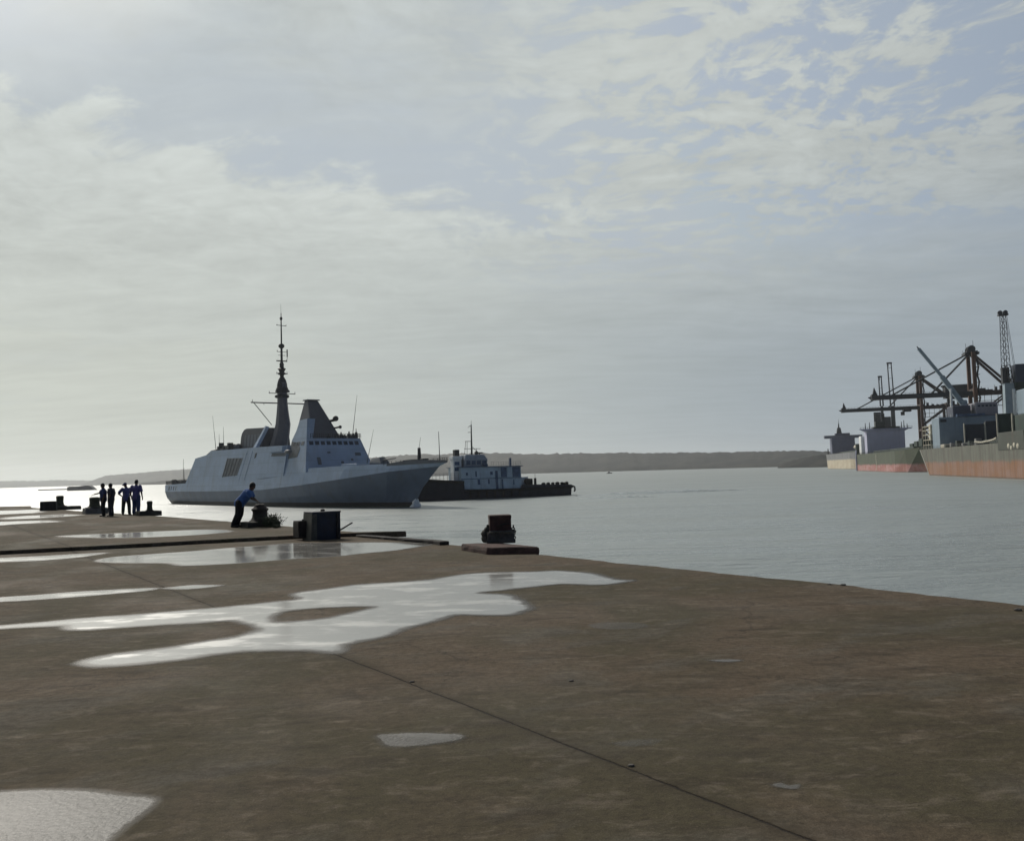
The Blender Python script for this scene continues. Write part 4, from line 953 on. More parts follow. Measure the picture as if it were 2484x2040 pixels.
for i in range(7):
    MB().box(22 + i * 9, 24.5 + i * 9, 1.2, 3.2, 11.3, 12.5 + 0.6 * (i % 3)).build('deck_fitting', RAILG if i % 2 else GREEN_D, s3, bevel=0.2)
ch = MB().path([(96, 0.8, 13.2), (92, 0.7, 12.6), (86, 0.6, 12.35), (78, 0.6, 12.2), (70, 0.8, 12.5)], 0.35, 8).build('mooring_hose', CREAM, s3)
for i, (x, z, s_) in enumerate(((111, 10.2, 0.9), (113.5, 9.6, 0.7), (116.5, 10.4, 0.8), (120, 10.0, 0.9))):
    MB().ball((x, -0.1, z), s_, 8, (1.2, 0.4, 1.0)).build('fairlead', CREAM, s3)
MB().box(100, 126, -0.15, 0.6, 9.0, 14.6).build('forward_bulwark', mat_ship_hull('bulwark_dark_green', (0.045, 0.055, 0.042), (0.2, 0.1, 0.06), -5, (0.2, 0.1, 0.06), 0.5), s3, bevel=0.1)
# ship's derrick crane by the house
cr = MB().lathe([(1.6, 24.2), (1.3, 30.0), (1.5, 30.3), (1.2, 31.5)], (6.5, 13.2, 0), 14).build('deck_crane', PALEB, s3)
MB().beam((6.5, 13.0, 29.5), (6.5, 5.2, 42.0), 1.7, 1.9).beam((6.5, 5.2, 42.0), (6.5, -3.3, 54.4), 1.1, 1.25).build('jib', PALEB, cr)
MB().tube((6.5, -3.2, 54.2), (6.5, -3.9, 55.4), 0.4, 0.15, 8).build('jib_head', BLACKISH, cr)
for dx in (-0.4, 0.4): MB().tube((6.5 + dx, -2.8, 53.8), (6.5 + dx, 13.2, 31.4), 0.07, n=4).build('hoist_wire', BLACKISH, cr)
pp = MB().tube((8.0, 8.0, 24.2), (8.0, 8.2, 36.5), 0.55, 0.45, 10).build('derrick_post', WHITE, s3)
# ---- second: green over faded red, white house
s2 = ship_frame('bulk_carrier', 'green hulled cargo ship with faded pink-red waterline and tall square pale house', (268, 693), 14, 'cargo ships moored along the far quay')
ship_hull(215, 33, 12.6, mat_ship_hull('green_hull', (0.062, 0.080, 0.045), (0.34, 0.13, 0.12), 4.6, (0.42, 0.24, 0.23), 0.45), s2, -9, -3.5)
rail(s2, [(-8, 0.4, 12.6), (150, 0.4, 12.6)], 1.2, 4, BLACKISH, 0.09)
h2 = MB().box(14, 28, 4.4, 31.0, 12.6, 30.0).build('deckhouse', HOUSEW, s2, bevel=0.2)
MB().loft([[Vector((22, 0.6, 30.6)), Vector((26.5, 0.6, 30.6)), Vector((26.5, 36.0, 30.6)), Vector((22, 36.0, 30.6))], [Vector((22, 0.0, 31.4)), Vector((26.5, 0.0, 31.4)), Vector((26.5, 36.8, 31.4)), Vector((22, 36.8, 31.4))]]).build('bridge_wing', HOUSEW, h2)
MB().loft([[Vector((20, 4.5, 29.0)), Vector((28.05, 4.5, 29.0)), Vector((28.05, 31, 29.0)), Vector((20, 31, 29.0))], [Vector((20, 1.5, 30.6)), Vector((28.6, 1.5, 30.6)), Vector((28.6, 34, 30.6)), Vector((20, 34, 30.6))]]).build('wing_bracket', HOUSEW, h2)
MB().box(18, 27, 9.5, 28, 31.4, 32.6).build('monkey_island', BLACKISH, h2)
MB().box(17, 24, 11.5, 18.6, 32.6, 36.8).build('funnel', paint('funnel_dull_green', (0.045, 0.055, 0.050), 0.6, 0.2, 0.4), h2, bevel=0.3)
lm = MB()
for y in (12.2, 18.0):
    for x in (19, 23): lm.tube((x, y, 36.8), (x, y, 42.6), 0.3, n=6)
for z in (38.5, 40.6, 42.4): lm.box(18.7, 23.3, 12.0, 18.2, z - 0.25, z + 0.1)
lm.tube((19, 12.2, 36.8), (19, 18, 40.6), 0.2, n=5).tube((19, 18, 36.8), (19, 12.2, 40.6), 0.2, n=5)
lm.build('radar_mast', BLACKISH, h2)
for y, h in ((4.2, 4.5), (7.2, 5.0), (29.5, 4.6), (31.2, 5.6), (33.4, 3.0)): MB().tube((25, y, 31.3), (25, y, 31.4 + h), 0.4, 0.2, 6).build('aerial', BLACKISH, h2)
rail(h2, [(26.4, 0.3, 31.4), (26.4, 36.5, 31.4)], 1.2, 2.5, BLACKISH, 0.10)
MB().box(2, 13.5, 2.0, 9.5, 12.6, 26.5).build('aft_house', WHITE, s2, bevel=0.5)
MB().box(-4, 1.8, -0.2, 6.5, 12.6, 21.0).build('lifeboat_frame', GREEN_D, s2, bevel=0.4)
lb = MB().loft([[Vector((x, 0.6 - r * 0.9, 17.5)), Vector((x, 0.2 - r, 18.4)), Vector((x, 0.4 - r * 0.6, 20)), Vector((x, 0.6 + r * 0.6, 20)), Vector((x, 0.8 + r, 18.4)), Vector((x, 0.6 + r * 0.7, 17.5))] for x, r in ((-9.5, 0.2), (-8.5, 1.1), (-5, 1.4), (-1.5, 1.1), (-0.5, 0.2))]).build('lifeboat', CREAM, s2)
MB().tube((1.5, -0.5, 0.2), (1.5, -0.4, 16.0), 0.6, n=8).build('stern_pipe', HOUSEW, s2)
MB().box(38, 190, 7, 27, 12.6, 14.6).build('hatch_coaming', GREEN_D, s2, bevel=0.3)
for i in range(3): MB().box(150 + i * 14, 160 + i * 14, 12, 30, 14.6, 17 + i).build('hatch_cover', GREEN_D, s2, bevel=0.3)
MB().box(98, 99.0, -0.12, 0.0, 1.5, 11.5).build('pilot_ladder', CREAM, s2)
# ---- third, farthest: grey over cream
s1 = ship_frame('bulk_carrier', 'grey cargo ship with broad cream waterline band and dark winged bridge, farthest moored ship', (375, 1058), 12, 'cargo ships moored along the far quay')
ship_hull(205, 32, 17.0, mat_ship_hull('grey_hull_cream_band', (0.21, 0.215, 0.225), (0.52, 0.46, 0.35), 10.0, (0.46, 0.39, 0.28), 0.15), s1, -14, -4)
h1 = MB().box(14, 30, 1.2, 26.5, 17, 36).build('deckhouse', paint('house_dusk_grey', (0.115, 0.125, 0.185), 0.6, 0.12, 0.2), s1, bevel=0.2)
MB().box(20, 27, -6.2, 35.5, 35.2, 38.6).build('bridge_wing', paint('bridge_dusk_grey', (0.15, 0.16, 0.20), 0.6, 0.12, 0.2), h1, bevel=0.3)
MB().box(18, 27, 6, 22, 38.6, 41.0).build('wheelhouse_top', paint('wheelhouse_dusk', (0.09, 0.10, 0.14), 0.6, 0.1, 0.3), h1, bevel=0.4)
MB().frustum((20, 25, 8, 13.4), 41.0, (21, 24, 9, 12.4), 47.5).build('mast_house', BLACKISH, h1)
MB().tube((22, 10.7, 47.5), (22, 10.8, 52.5), 0.9, 0.5, 8).tube((22, 10.8, 52.5), (22, 10.9, 57.5), 0.3, 0.1, 6).build('mast', BLACKISH, h1)
MB().tube((-11, 2, 17), (-11, 2, 24), 1.0, 0.5, 8).build('stern_post', BLACKISH, s1)
rail(s1, [(-13, 0.5, 17), (100, 0.5, 17)], 1.3, 6, BLACKISH, 0.12)
MB().box(44, 195, 7, 26, 17, 19).build('hatch_coaming', GREEN_D, s1, bevel=0.3)

# ================================================================== TERMINAL QUAY AND CRANES
M_QUAYR = paint('far_quay_concrete', (0.17, 0.165, 0.15), 0.85, 0.2, 0.1)
def qx(y): return 119.0 + 0.272 * y
tag(MB().loft([[Vector((qx(60), 60, -6)), Vector((qx(60), 60, -0.8)), Vector((qx(60) + 400, 60, -0.8)), Vector((qx(60) + 400, 60, -6))],
               [Vector((qx(1250), 1250, -6)), Vector((qx(1250), 1250, -0.8)), Vector((qx(1250) + 400, 1250, -0.8)), Vector((qx(1250) + 400, 1250, -6))]]).build('quay', M_QUAYR), kind='structure')
RUSTRED = paint('crane_brown_red', (0.105, 0.058, 0.042), 0.65, 0.25, 0.15, dirt=0.3)
CRDARK = paint('crane_dark_steel', (0.040, 0.044, 0.050), 0.65, 0.25, 0.15)
CRBROWN = paint('crane_dark_brown', (0.070, 0.052, 0.046), 0.65, 0.25, 0.15)
def gantry(label, base, boom_z, apex_z, out, legs=12.0, house=None, back=20.0):
    # local x points out over the ships, y along the quay, z up from the rails
    t = thing('quay_crane', label, 'crane', (base[0], base[1], -0.8), math.atan2(0.262, -0.965), 'ship to shore cranes on the far quay')
    bz = boom_z + 0.8; az_ = apex_z + 0.8; h = legs / 2
    for y in (-h, h):
        MB().beam((0, y, 0), (0, y, az_ - 1.5 if y < 0 else az_ - 1.5), 1.7, 1.7).build('waterside_leg', RUSTRED, t)
        MB().beam((-16, y, 0), (-16, y, bz + 1), 1.6, 1.6).build('landside_leg', CRBROWN, t)
        MB().beam((-16, y, bz - 14), (0, y, bz - 14), 1.3, 1.5).build('portal_beam', CRBROWN, t)
        MB().beam((-16, y, 4), (0, y, bz - 14.5), 0.8, 0.8).build('leg_brace', CRBROWN, t)
        MB().beam((0, y, bz - 13), (-16, y, bz - 1), 0.8, 0.8).build('leg_brace', CRBROWN, t)
        for x in (0, -16):
            MB().box(x - 1.2, x + 1.2, y - 3, y + 3, 0.05, 1.5).build('bogie', CRDARK, t)
    for x in (0, -16):
        MB().beam((x, -h, bz - 15.5), (x, h, bz - 15.5), 1.2, 1.4).build('sill_beam', CRBROWN, t)
        MB().beam((x, -h, bz + 1.6), (x, h, bz + 1.6), 1.2, 1.4).build('sill_beam', CRBROWN, t)
    MB().beam((0, -h, az_ - 2), (0, h, az_ - 2), 1.4, 1.4).build('apex_beam', CRDARK, t)
    for y in (-2.6, 2.6):
        MB().beam((0.9, y, bz), (out, y, bz), 1.0, 2.2).build('boom_girder', CRDARK, t)
        MB().beam((0.6, y, bz), (-back - 14, y, bz), 1.0, 2.2).build('trolley_girder', CRBROWN, t)
        MB().tube((0, y, az_ - 1), (out * 0.80, y, bz + 1), 0.42, 0.42, 6).build('forestay', CRDARK, t)
        MB().tube((0, y, az_ - 1), (out * 0.40, y, bz + 1), 0.30, 0.30, 6).build('forestay', CRDARK, t)
        MB().beam((0, y, az_ - 1.5), (-back, y * 1.6, bz + 4.5), 1.1, 1.1).build('backstay', CRBROWN, t)
    bt = MB()
    for i in range(int(out / 4)):
        x = 2 + i * 4; bt.beam((x, -2.6, bz + 0.6), (x, 2.6, bz + 0.6), 0.3, 0.3); bt.beam((x, -2.6, bz + 0.6), (x + 4, 2.6, bz + 0.6), 0.2, 0.2)
    bt.build('boom_bracing', CRDARK, t)
    rl = MB()
    for i in range(int(out / 2)): rl.tube((2 + i * 2, -3.5, bz + 1.0), (2 + i * 2, -3.5, bz + 2.2), 0.08, n=4)
    rl.tube((2, -3.5, bz + 2.2), (out, -3.5, bz + 2.2), 0.08, n=4).box(2, out, -3.8, -3.1, bz + 0.9, bz + 1.05); rl.build('boom_walkway', CRDARK, t)
    tip = MB().box(out - 2.2, out + 0.6, -3.6, 3.6, bz - 1.2, bz + 1.7); tip.frustum((out - 2.4, out - 0.2, -1.6, 1.6), bz + 1.7, (out - 1.2, out - 0.9, -0.3, 0.3), bz + 5.4); tip.tube((out + 0.6, 0, bz), (out + 2.2, 0, bz + 0.3), 0.8, 0.2, 8); tip.build('boom_tip', CRDARK, t)
    # apex sheaves and platform
    ap = MB().box(-2.6, 2.6, -4.4, 4.4, az_ - 1.3, az_ - 0.6)
    for y in (-3, -1, 1, 3): ap.tube((0, y - 0.3, az_ + 0.5), (0, y + 0.3, az_ + 0.5), 1.9, n=14)
    for x in (-2.6, 2.6): ap.box(x - 0.8, x + 0.8, -4.2, 4.2, az_ - 2.4, az_ - 1.2)
    for i in range(6): ap.tube((-2.6 + i * 1.04, -4.4, az_ - 0.6), (-2.6 + i * 1.04, -4.4, az_ + 0.7), 0.1, n=4)
    ap.tube((-1, 2, az_ + 1), (-1, 2, az_ + 5), 0.12, n=4).tube((1.6, -2, az_ + 1), (1.6, -2, az_ + 4), 0.1, n=4)
    ap.build('apex_platform', CRDARK, t)
    # stairs zig-zag on the waterside leg
    stz = MB(); z = 6.0; s = 1
    while z < az_ - 6:
        stz.beam((-1.6, h + 0.4 - 1.8 * s, z), (-1.6, h + 0.4 + 1.8 * s, z + 4), 0.8, 0.25); stz.box(-2.2, -1.0, h - 1.8, h + 2.4, z + 3.9, z + 4.05); z += 4; s = -s
    stz.build('stairway', CRDARK, t)
    # trolley and cab under the boom, machinery house behind
    tr = MB().box(out * 0.12, out * 0.12 + 5, -3.0, 3.0, bz - 2.4, bz - 1.2).build('trolley', CRDARK, t)
    MB().box(out * 0.12 + 4.2, out * 0.12 + 6.4, -1.4, 1.4, bz - 4.8, bz - 2.4).build('operator_cab', CRDARK, t)
    x0, x1, z0, z1 = house
    MB().loft([[Vector((x0, -4.4, z0)), Vector((x1, -4.4, z0)), Vector((x1, 4.4, z0)), Vector((x0, 4.4, z0))], [Vector((x0, -4.4, z1 - 1)), Vector((x1, -4.4, z1 - 1.6)), Vector((x1, 4.4, z1 - 1.6)), Vector((x0, 4.4, z1 - 1))], [Vector((x0 - 0.4, -3.4, z1)), Vector((x1 + 1.6, -3.4, z1 - 0.3)), Vector((x1 + 1.6, 3.4, z1 - 0.3)), Vector((x0 - 0.4, 3.4, z1))]]).build('machinery_house', NAVY if house[0] > -18 else CRDARK, t)
    rnd = random.Random(int(base[1])); eq = MB()
    for i in range(9):
        x = -2 - i * 3.2; w = rnd.uniform(0.5, 1.6); hh = rnd.uniform(0.8, 3.0)
        eq.box(x - w, x + w, -3.4, -1.6, bz + 1.0, bz + 1.0 + hh); eq.tube((x, -3, bz + 1), (x + 0.4, -3, bz + 2 + hh), 0.15, n=4)
    eq.build('girder_equipment', CRDARK, t)
    sk = MB()
    for i in range(8): sk.tube((-3 - i * 3.2, -3.2, bz - 1), (-3 - i * 3.2, -3.2, bz - 6.5), 0.14, n=4)
    sk.box(-28, -2, -3.6, -2.8, bz - 6.8, bz - 6.5); sk.box(-28, -2, -3.6, -2.8, bz - 4.0, bz - 3.8); sk.build('cable_gantry', CRBROWN, t)
    return t
gantry('brown quay crane reaching its long boom over the two farther cargo ships', (281, 609), 38.2, 61.0, 50.5, house=(-34, -15.5, 44.5, 53.5))
gantry('taller quay crane with thick backstays and twin brown legs beside the rusty ship', (241, 462), 36.0, 58.5, 49.0, house=(-32, -19, 37.5, 44.0), back=15.5)

def lattice(m, p, q, w0, w1, n, r):
    p = Vector(p); q = Vector(q); d = (q - p).normalized(); a = d.orthogonal().normalized(); b = d.cross(a)
    cor = lambda t, k: p + (q - p) * t + (a * (1 if k in (0, 3) else -1) + b * (1 if k < 2 else -1)) * (w0 + (w1 - w0) * t) / 2
    for k in range(4): m.tube(cor(0, k), cor(1, k), r, n=5)
    for i in range(n):
        for k in range(4):
            m.tube(cor(i / n, k), cor((i + 1) / n, (k + 1) % 4), r * 0.6, n=4)
            m.tube(cor((i + 1) / n, k), cor((i + 1) / n, (k + 1) % 4), r * 0.55, n=4)
GC = 'slim harbour cranes behind the moored ships'
# big one at the right edge of the view
t = thing('harbour_crane', 'tall lattice harbour crane with raised jib and dark blue machine house at the right', 'crane', (236.2, 420, -0.8), R_(-15), GC)
MB().box(-7, 7, -6, 6, 0.05, 3.2).build('undercarriage', CRDARK, t, bevel=0.3)
MB().frustum((-2.8, 2.8, -2.8, 2.8), 3.2, (-2.0, 2.0, -2.0, 2.0), 38.0).build('tower', PALEB, t)
m = MB(); lattice(m, (-0.6, 0, 46.5), (-0.6, 0, 70.5), 2.7, 1.8, 8, 0.15); m.build('jib', CRDARK, t)
m = MB(); lattice(m, (0, 0, 38), (-0.6, 0, 46.5), 3.4, 2.7, 3, 0.22); m.build('jib_foot', CRDARK, t)
MB().box(-2.6, -1.0, -1.6, 1.6, 38.0, 45.5).box(-0.6, 0.4, -1.6, 1.6, 38, 45.5).build('tower_head', CRDARK, t)
MB().box(2.4, 16, -4, 4, 38.0, 46.6).build('machine_house', paint('machine_house_navy', (0.030, 0.042, 0.070), 0.55, 0.15, 0.3), t, bevel=0.25)
MB().frustum((2.4, 12, -3.2, 3.2), 33.0, (2.4, 14, -3.6, 3.6), 38.0).build('counter_frame', GREEN_D, t)
hd = MB().box(-2.6, 1.6, -1.4, 1.4, 70.4, 71.2)
for x in (-1.7, 0.6): hd.tube((x, -0.5, 71.9), (x, 0.5, 71.9), 1.05, n=12)
hd.build('jib_head', CRDARK, t)
for dx in (0, 0.5): MB().path([(0.6 + dx, 0, 71), (1.6 + dx, 0, 60), (2.8 + dx, 0, 46.6)], 0.10, 4).build('luffing_rope', CRDARK, t)
# two far ones: a plain column carrying a steep jib
def column_crane(label, p, zc, zj, w, jw, xj, z_house):
    t = thing('harbour_crane', label, 'crane', (p[0], p[1], -0.8), R_(-22), GC)
    MB().box(-6, 6, -5, 5, 0.05, 3.0).build('undercarriage', CRDARK, t, bevel=0.3)
    MB().frustum((-w, w, -w, w), 3.0, (-w * 0.85, w * 0.85, -w * 0.85, w * 0.85), zc).build('tower', paint('column_dark', (0.05, 0.056, 0.058), 0.6, 0.15, 0.2), t)
    MB().box(-w - 5.5, -w, -2.5, 2.5, z_house, z_house + 10).build('cab', CRDARK, t, bevel=0.3)
    j = MB()
    for x in (-jw, jw): j.tube((x * 1.05, 0, zc), (x + xj, 0, zj), 0.62, 0.42, 8)
    for z in range(int(zc) + 6, int(zj), 9):
        f = (z - zc) / (zj - zc); j.tube((-jw + xj * f, 0, z), (jw + xj * f, 0, z), 0.18, n=4)
    j.box(-jw - 0.7 + xj, jw + 0.7 + xj, -0.8, 0.8, zj - 0.6, zj + 0.7); j.box(-jw - 0.4 + xj, -jw + 0.8 + xj, -0.7, 0.7, zj - 3.0, zj - 0.6)
    j.build('jib', CRDARK, t)
    return t
pA = at_depth(2167, 1020, 760)
column_crane('tall slim harbour crane with twin jib struts raised upright above the green ship', (pA.x, 760), at_depth(2166, 985, 760).z + 0.8, at_depth(2164, 881, 760).z + 0.8, 1.9, 1.45, -0.8, 31.0)
pB = at_depth(2141, 1020, 740)
column_crane('shorter harbour crane with narrow leaning jib, left of the tall slim one', (pB.x, 740), at_depth(2139, 985, 740).z + 0.8, at_depth(2137, 914, 740).z + 0.8, 1.2, 1.0, -0.3, 34.0)

# ================================================================== FAR SMALL CRAFT
b = thing('small_boat', 'tiny dark boat far out on the water below the hill', 'boat', tuple(on_ground(1478, 1139.5, WZ).xy) + (WZ,), R_(20)) if on_ground(1478, 1143, WZ).y > 0 else None
if b:
    bp = at_depth(1478, 1140, 1500); b.location = (bp.x, 1500, WZ)
    MB().loft([[Vector((x, -w, 1.1 + s)), Vector((x, w, 1.1 + s)), Vector((x, w * 0.7, -0.3)), Vector((x, -w * 0.7, -0.3))] for x, w, s in ((-5, 1.4, 0), (-3, 1.7, 0), (2, 1.5, 0.2), (5.2, 0.15, 0.7))]).build('hull', CRDARK, b)
    MB().box(-2.2, 0.4, -1.0, 1.0, 1.0, 3.0).build('cabin', CRDARK, b, bevel=0.2)
bp = at_depth(199, 1180, 1050)
t = thing('barge', 'flat grey barge with a sloping end on the bright water at left', 'barge', (bp.x, 1050, WZ), R_(6))
MB().loft([[Vector((x, -5, -0.3)), Vector((x, -5, z)), Vector((x, 5, z)), Vector((x, 5, -0.3))] for x, z in ((-15, 4.2), (-8, 4.4), (2, 5.2), (8, 5.6), (11, 4.8), (15.5, 0.4))]).build('hull', paint('barge_grey', (0.13, 0.13, 0.13), 0.7, 0.2, 0.2), t)
MB().box(-14, -5, -3.5, 3.5, 4.2, 4.9).build('cargo_cover', paint('barge_cover', (0.16, 0.16, 0.155), 0.8, 0.2, 0.2), t, bevel=0.2)
bp = at_depth(127, 1180, 1300)
t = MB().loft([[Vector((x, -2.5, -1)), Vector((x, -1.2, 1.5)), Vector((x, 1.2, 1.5)), Vector((x, 2.5, -1))] for x in (-20, -8, 4, 21)]).build('breakwater', CRDARK)
t.location = (bp.x, 1300, WZ); tag(t, 'thin low breakwater lying on the bright water at far left', 'breakwater')
# long low wake ridges trailing from the tug
for k, (x0, y0, x1, y1, w, hh) in enumerate(((1398, 1203, 1790, 1189, 2.6, 0.62), (1405, 1209, 1600, 1205, 1.8, 0.34), (1560, 1196, 1830, 1188, 1.8, 0.36))):
    A = on_ground(x0, y0, WZ); B = on_ground(x1, y1, WZ); rings = []
    for i in range(41):
        t_ = i / 40; c = A + (B - A) * t_; ww = w * (0.4 + 1.2 * math.sin(math.pi * min(1, t_ * 1.2 + 0.08)) ** 0.7) * (1 + 0.4 * mnoise.noise(Vector((i * 0.35, k, 0)))); h_ = hh * math.sin(math.pi * (0.06 + 0.9 * t_)) * (1 + 0.6 * mnoise.noise(Vector((i * 0.5, k, 5))))
        d = (B - A).normalized(); nrm = Vector((-d.y, d.x, 0)); c = c + nrm * 1.6 * mnoise.noise(Vector((i * 0.13, k, 9)))
        rings.append([c - nrm * ww + Vector((0, 0, -0.05)), c - nrm * ww * 0.4 + Vector((0, 0, h_ * 0.6)), c + Vector((0, 0, h_)), c + nrm * ww * 0.5 + Vector((0, 0, h_ * 0.5)), c + nrm * ww + Vector((0, 0, -0.05))])
    tag(MB().loft(rings, closed=False, cap=False).build('wake', M_WAKE, smooth=True), kind='structure')
# ================================================================== THINGS ON THE PIER
IRON = paint('rusted_iron', (0.030, 0.025, 0.024), 0.75, 0.4, 6, dirt=0.7, dirt_col=(0.075, 0.035, 0.022), bump=0.5)
IRON_B = paint('weathered_bollard_iron', (0.034, 0.027, 0.023), 0.75, 0.35, 7, dirt=0.5, dirt_col=(0.055, 0.034, 0.025), bump=0.5)
IRON_O = paint('mossy_bollard_iron', (0.038, 0.042, 0.026), 0.8, 0.4, 7, dirt=0.5, dirt_col=(0.06, 0.05, 0.03), bump=0.5)
FOOTIRON = paint('grey_worn_iron', (0.065, 0.064, 0.062), 0.7, 0.35, 8, dirt=0.5, dirt_col=(0.06, 0.038, 0.028), bump=0.5)
REDIRON = paint('red_brown_iron', (0.060, 0.030, 0.026), 0.7, 0.35, 8, dirt=0.6, dirt_col=(0.025, 0.018, 0.016), bump=0.5)
PLINTH = paint('stained_plinth', (0.085, 0.050, 0.044), 0.85, 0.35, 5, dirt=0.6, dirt_col=(0.035, 0.028, 0.026), bump=0.7)
PLINTH_D = paint('dark_wet_plinth', (0.040, 0.038, 0.032), 0.85, 0.35, 5, dirt=0.5, dirt_col=(0.08, 0.07, 0.055), bump=0.7)
PLINTH_L = paint('grey_plinth', (0.17, 0.165, 0.155), 0.85, 0.25, 5, dirt=0.4, dirt_col=(0.06, 0.055, 0.05), bump=0.7)
ROPE = paint('old_rope', (0.085, 0.085, 0.075), 0.9, 0.35, 20, bump=0.8)
TIMBER = paint('tarred_timber', (0.028, 0.024, 0.022), 0.85, 0.35, 6, bump=0.6)
NAVYBOX = paint('navy_box_paint', (0.016, 0.021, 0.038), 0.55, 0.3, 4, dirt=0.35, dirt_col=(0.05, 0.04, 0.035), streak=0.4, streak_col=(0.04, 0.032, 0.03), sscale=(8, 8, 0.6))
OLIVE = paint('olive_grey_panel', (0.085, 0.085, 0.072), 0.75, 0.25, 5, dirt=0.4)
PA = R_(34)   # the pier's own direction

def rough_block(w, d, h, jit, seed, chip=0.0):
    """cast block with uneven faces and worn arrises; origin at the middle of its base"""
    m = MB(); n = 6; rings = []
    def P(x, y, z):
        k = Vector((x * 2.3, y * 2.3, z * 3 + seed))
        return Vector((x + jit * mnoise.noise(k), y + jit * mnoise.noise(k + Vector((9, 0, 0))), z + (0 if z <= 0 else jit * 0.6 * mnoise.noise(k + Vector((0, 7, 0))))))
    loop = []
    for i in range(n): loop.append((-w / 2 + w * i / n, -d / 2))
    for i in range(n): loop.append((w / 2, -d / 2 + d * i / n))
    for i in range(n): loop.append((w / 2 - w * i / n, d / 2))
    for i in range(n): loop.append((-w / 2, d / 2 - d * i / n))
    for z, s in ((-0.03, 1.0), (h * 0.5, 0.995), (h * 0.86, 0.985), (h, 0.94)):
        rings.append([P(x * s, y * s, z) for x, y in loop])
    return m.loft(rings)
def bollard_lathe(h, rb, rw, rh):
    return [(rb, -0.01), (rb, 0.05), (rb * 0.86, 0.08), (rw * 1.12, 0.14), (rw, h * 0.45), (rw * 1.02, h * 0.62), (rh, h * 0.74), (rh * 1.04, h * 0.88), (rh * 0.93, h * 0.96), (rh * 0.6, h)]
GB = 'mooring bollards along the pier edge'
# ---- (1) nearest bollard: square red-brown head on an iron foot
gx = on_ground(1213, 1316, 0.145)
pl = MB(); quad = [(-0.61, 18.73), (0.49, 18.56), (-0.42, 19.98), (-1.22, 19.98)]
def dens(q, n):
    out = []
    for a, b in zip(q, q[1:] + q[:1]):
        for i in range(n): out.append((a[0] + (b[0] - a[0]) * i / n, a[1] + (b[1] - a[1]) * i / n))
    return out
dq = dens(quad, 7); cx = sum(p[0] for p in dq) / len(dq); cy = sum(p[1] for p in dq) / len(dq)
rg = []
for z, sc_, j in ((-0.02, 1.0, 0.02), (0.07, 1.0, 0.025), (0.125, 0.985, 0.02), (0.145, 0.95, 0.015)):
    rg.append([Vector((cx + (x - cx) * sc_ + j * mnoise.noise(Vector((x * 5, y * 5, z * 9))), cy + (y - cy) * sc_ + j * mnoise.noise(Vector((x * 5, y * 5, z * 9 + 4))), z + (0.008 * mnoise.noise(Vector((x * 4, y * 4, 2))) if z > 0 else 0))) for x, y in dq])
po = pl.loft(rg).build('plinth', PLINTH)
tag(po, 'red-brown concrete plinth at the pier edge carrying the square headed bollard', 'plinth', 'bollard plinths')
b1 = thing('mooring_bollard', 'square headed red-brown iron bollard with rope on its foot, nearest to the camera', 'bollard', (gx.x, gx.y + 0.22, 0.14), R_(6), GB)
MB().loft([[Vector((sx * w, sy * w * 0.85, z)) for sx, sy in ((-1, -1), (1, -1), (1, 1), (-1, 1))] for w, z in ((0.32, -0.01), (0.325, 0.06), (0.30, 0.085), (0.295, 0.20), (0.275, 0.24), (0.225, 0.29))]).build('foot', FOOTIRON, b1, smooth=False, bevel=0.01)
hd = MB().loft([[Vector((sx * w, sy * w * 0.85, z)) for sx, sy in ((-1, -1), (1, -1), (1, 1), (-1, 1))] for w, z in ((0.235, 0.24), (0.245, 0.30), (0.242, 0.52), (0.25, 0.555), (0.25, 0.615))])
hd.build('head', REDIRON, b1, bevel=0.018)
MB().slab([(-0.12, -0.212, 0.36), (0.20, -0.212, 0.41), (0.20, -0.212, 0.44), (0.06, -0.212, 0.43)], 0.03).build('lug', IRON, b1)
rp = MB()
for k in range(1):
    r = 0.335; z = 0.235
    rp.path([(r * math.cos(a) + 0.01, r * math.sin(a), z + 0.01 * math.sin(3 * a + k)) for a in [2 * math.pi * i / 28 for i in range(29)]], 0.028, 8)
rp.build('rope', ROPE, b1, smooth=True)
cl = MB(); random.seed(4)
for cz, cxx, rr in ((0.10, -0.34, 0.105), (0.20, -0.35, 0.095), (0.29, -0.30, 0.075), (0.36, -0.27, 0.05)):
    cl.ball((cxx, -0.06, cz), rr, 12, (0.9, 1.0, 1.0))
for v_ in range(len(cl.v)): cl.v[v_] = cl.v[v_] + Vector((mnoise.noise(cl.v[v_] * 18), mnoise.noise(cl.v[v_] * 18 + Vector((5, 0, 0))), mnoise.noise(cl.v[v_] * 18 + Vector((0, 5, 0))))) * 0.018
cl.build('rope_bundle', ROPE, b1, smooth=True)
ck = MB()
for i in range(7):
    c = Vector((0.31 + 0.01 * math.sin(i), -0.02, 0.04 + 0.05 * i)); s = i % 2
    ck.path([c + Vector((0.035 * math.cos(t) if s else 0, 0 if s else 0.035 * math.cos(t), 0.035 * math.sin(t))) for t in [2 * math.pi * q / 10 for q in range(11)]], 0.012, 6)
ck.build('chain', IRON, b1, smooth=True)
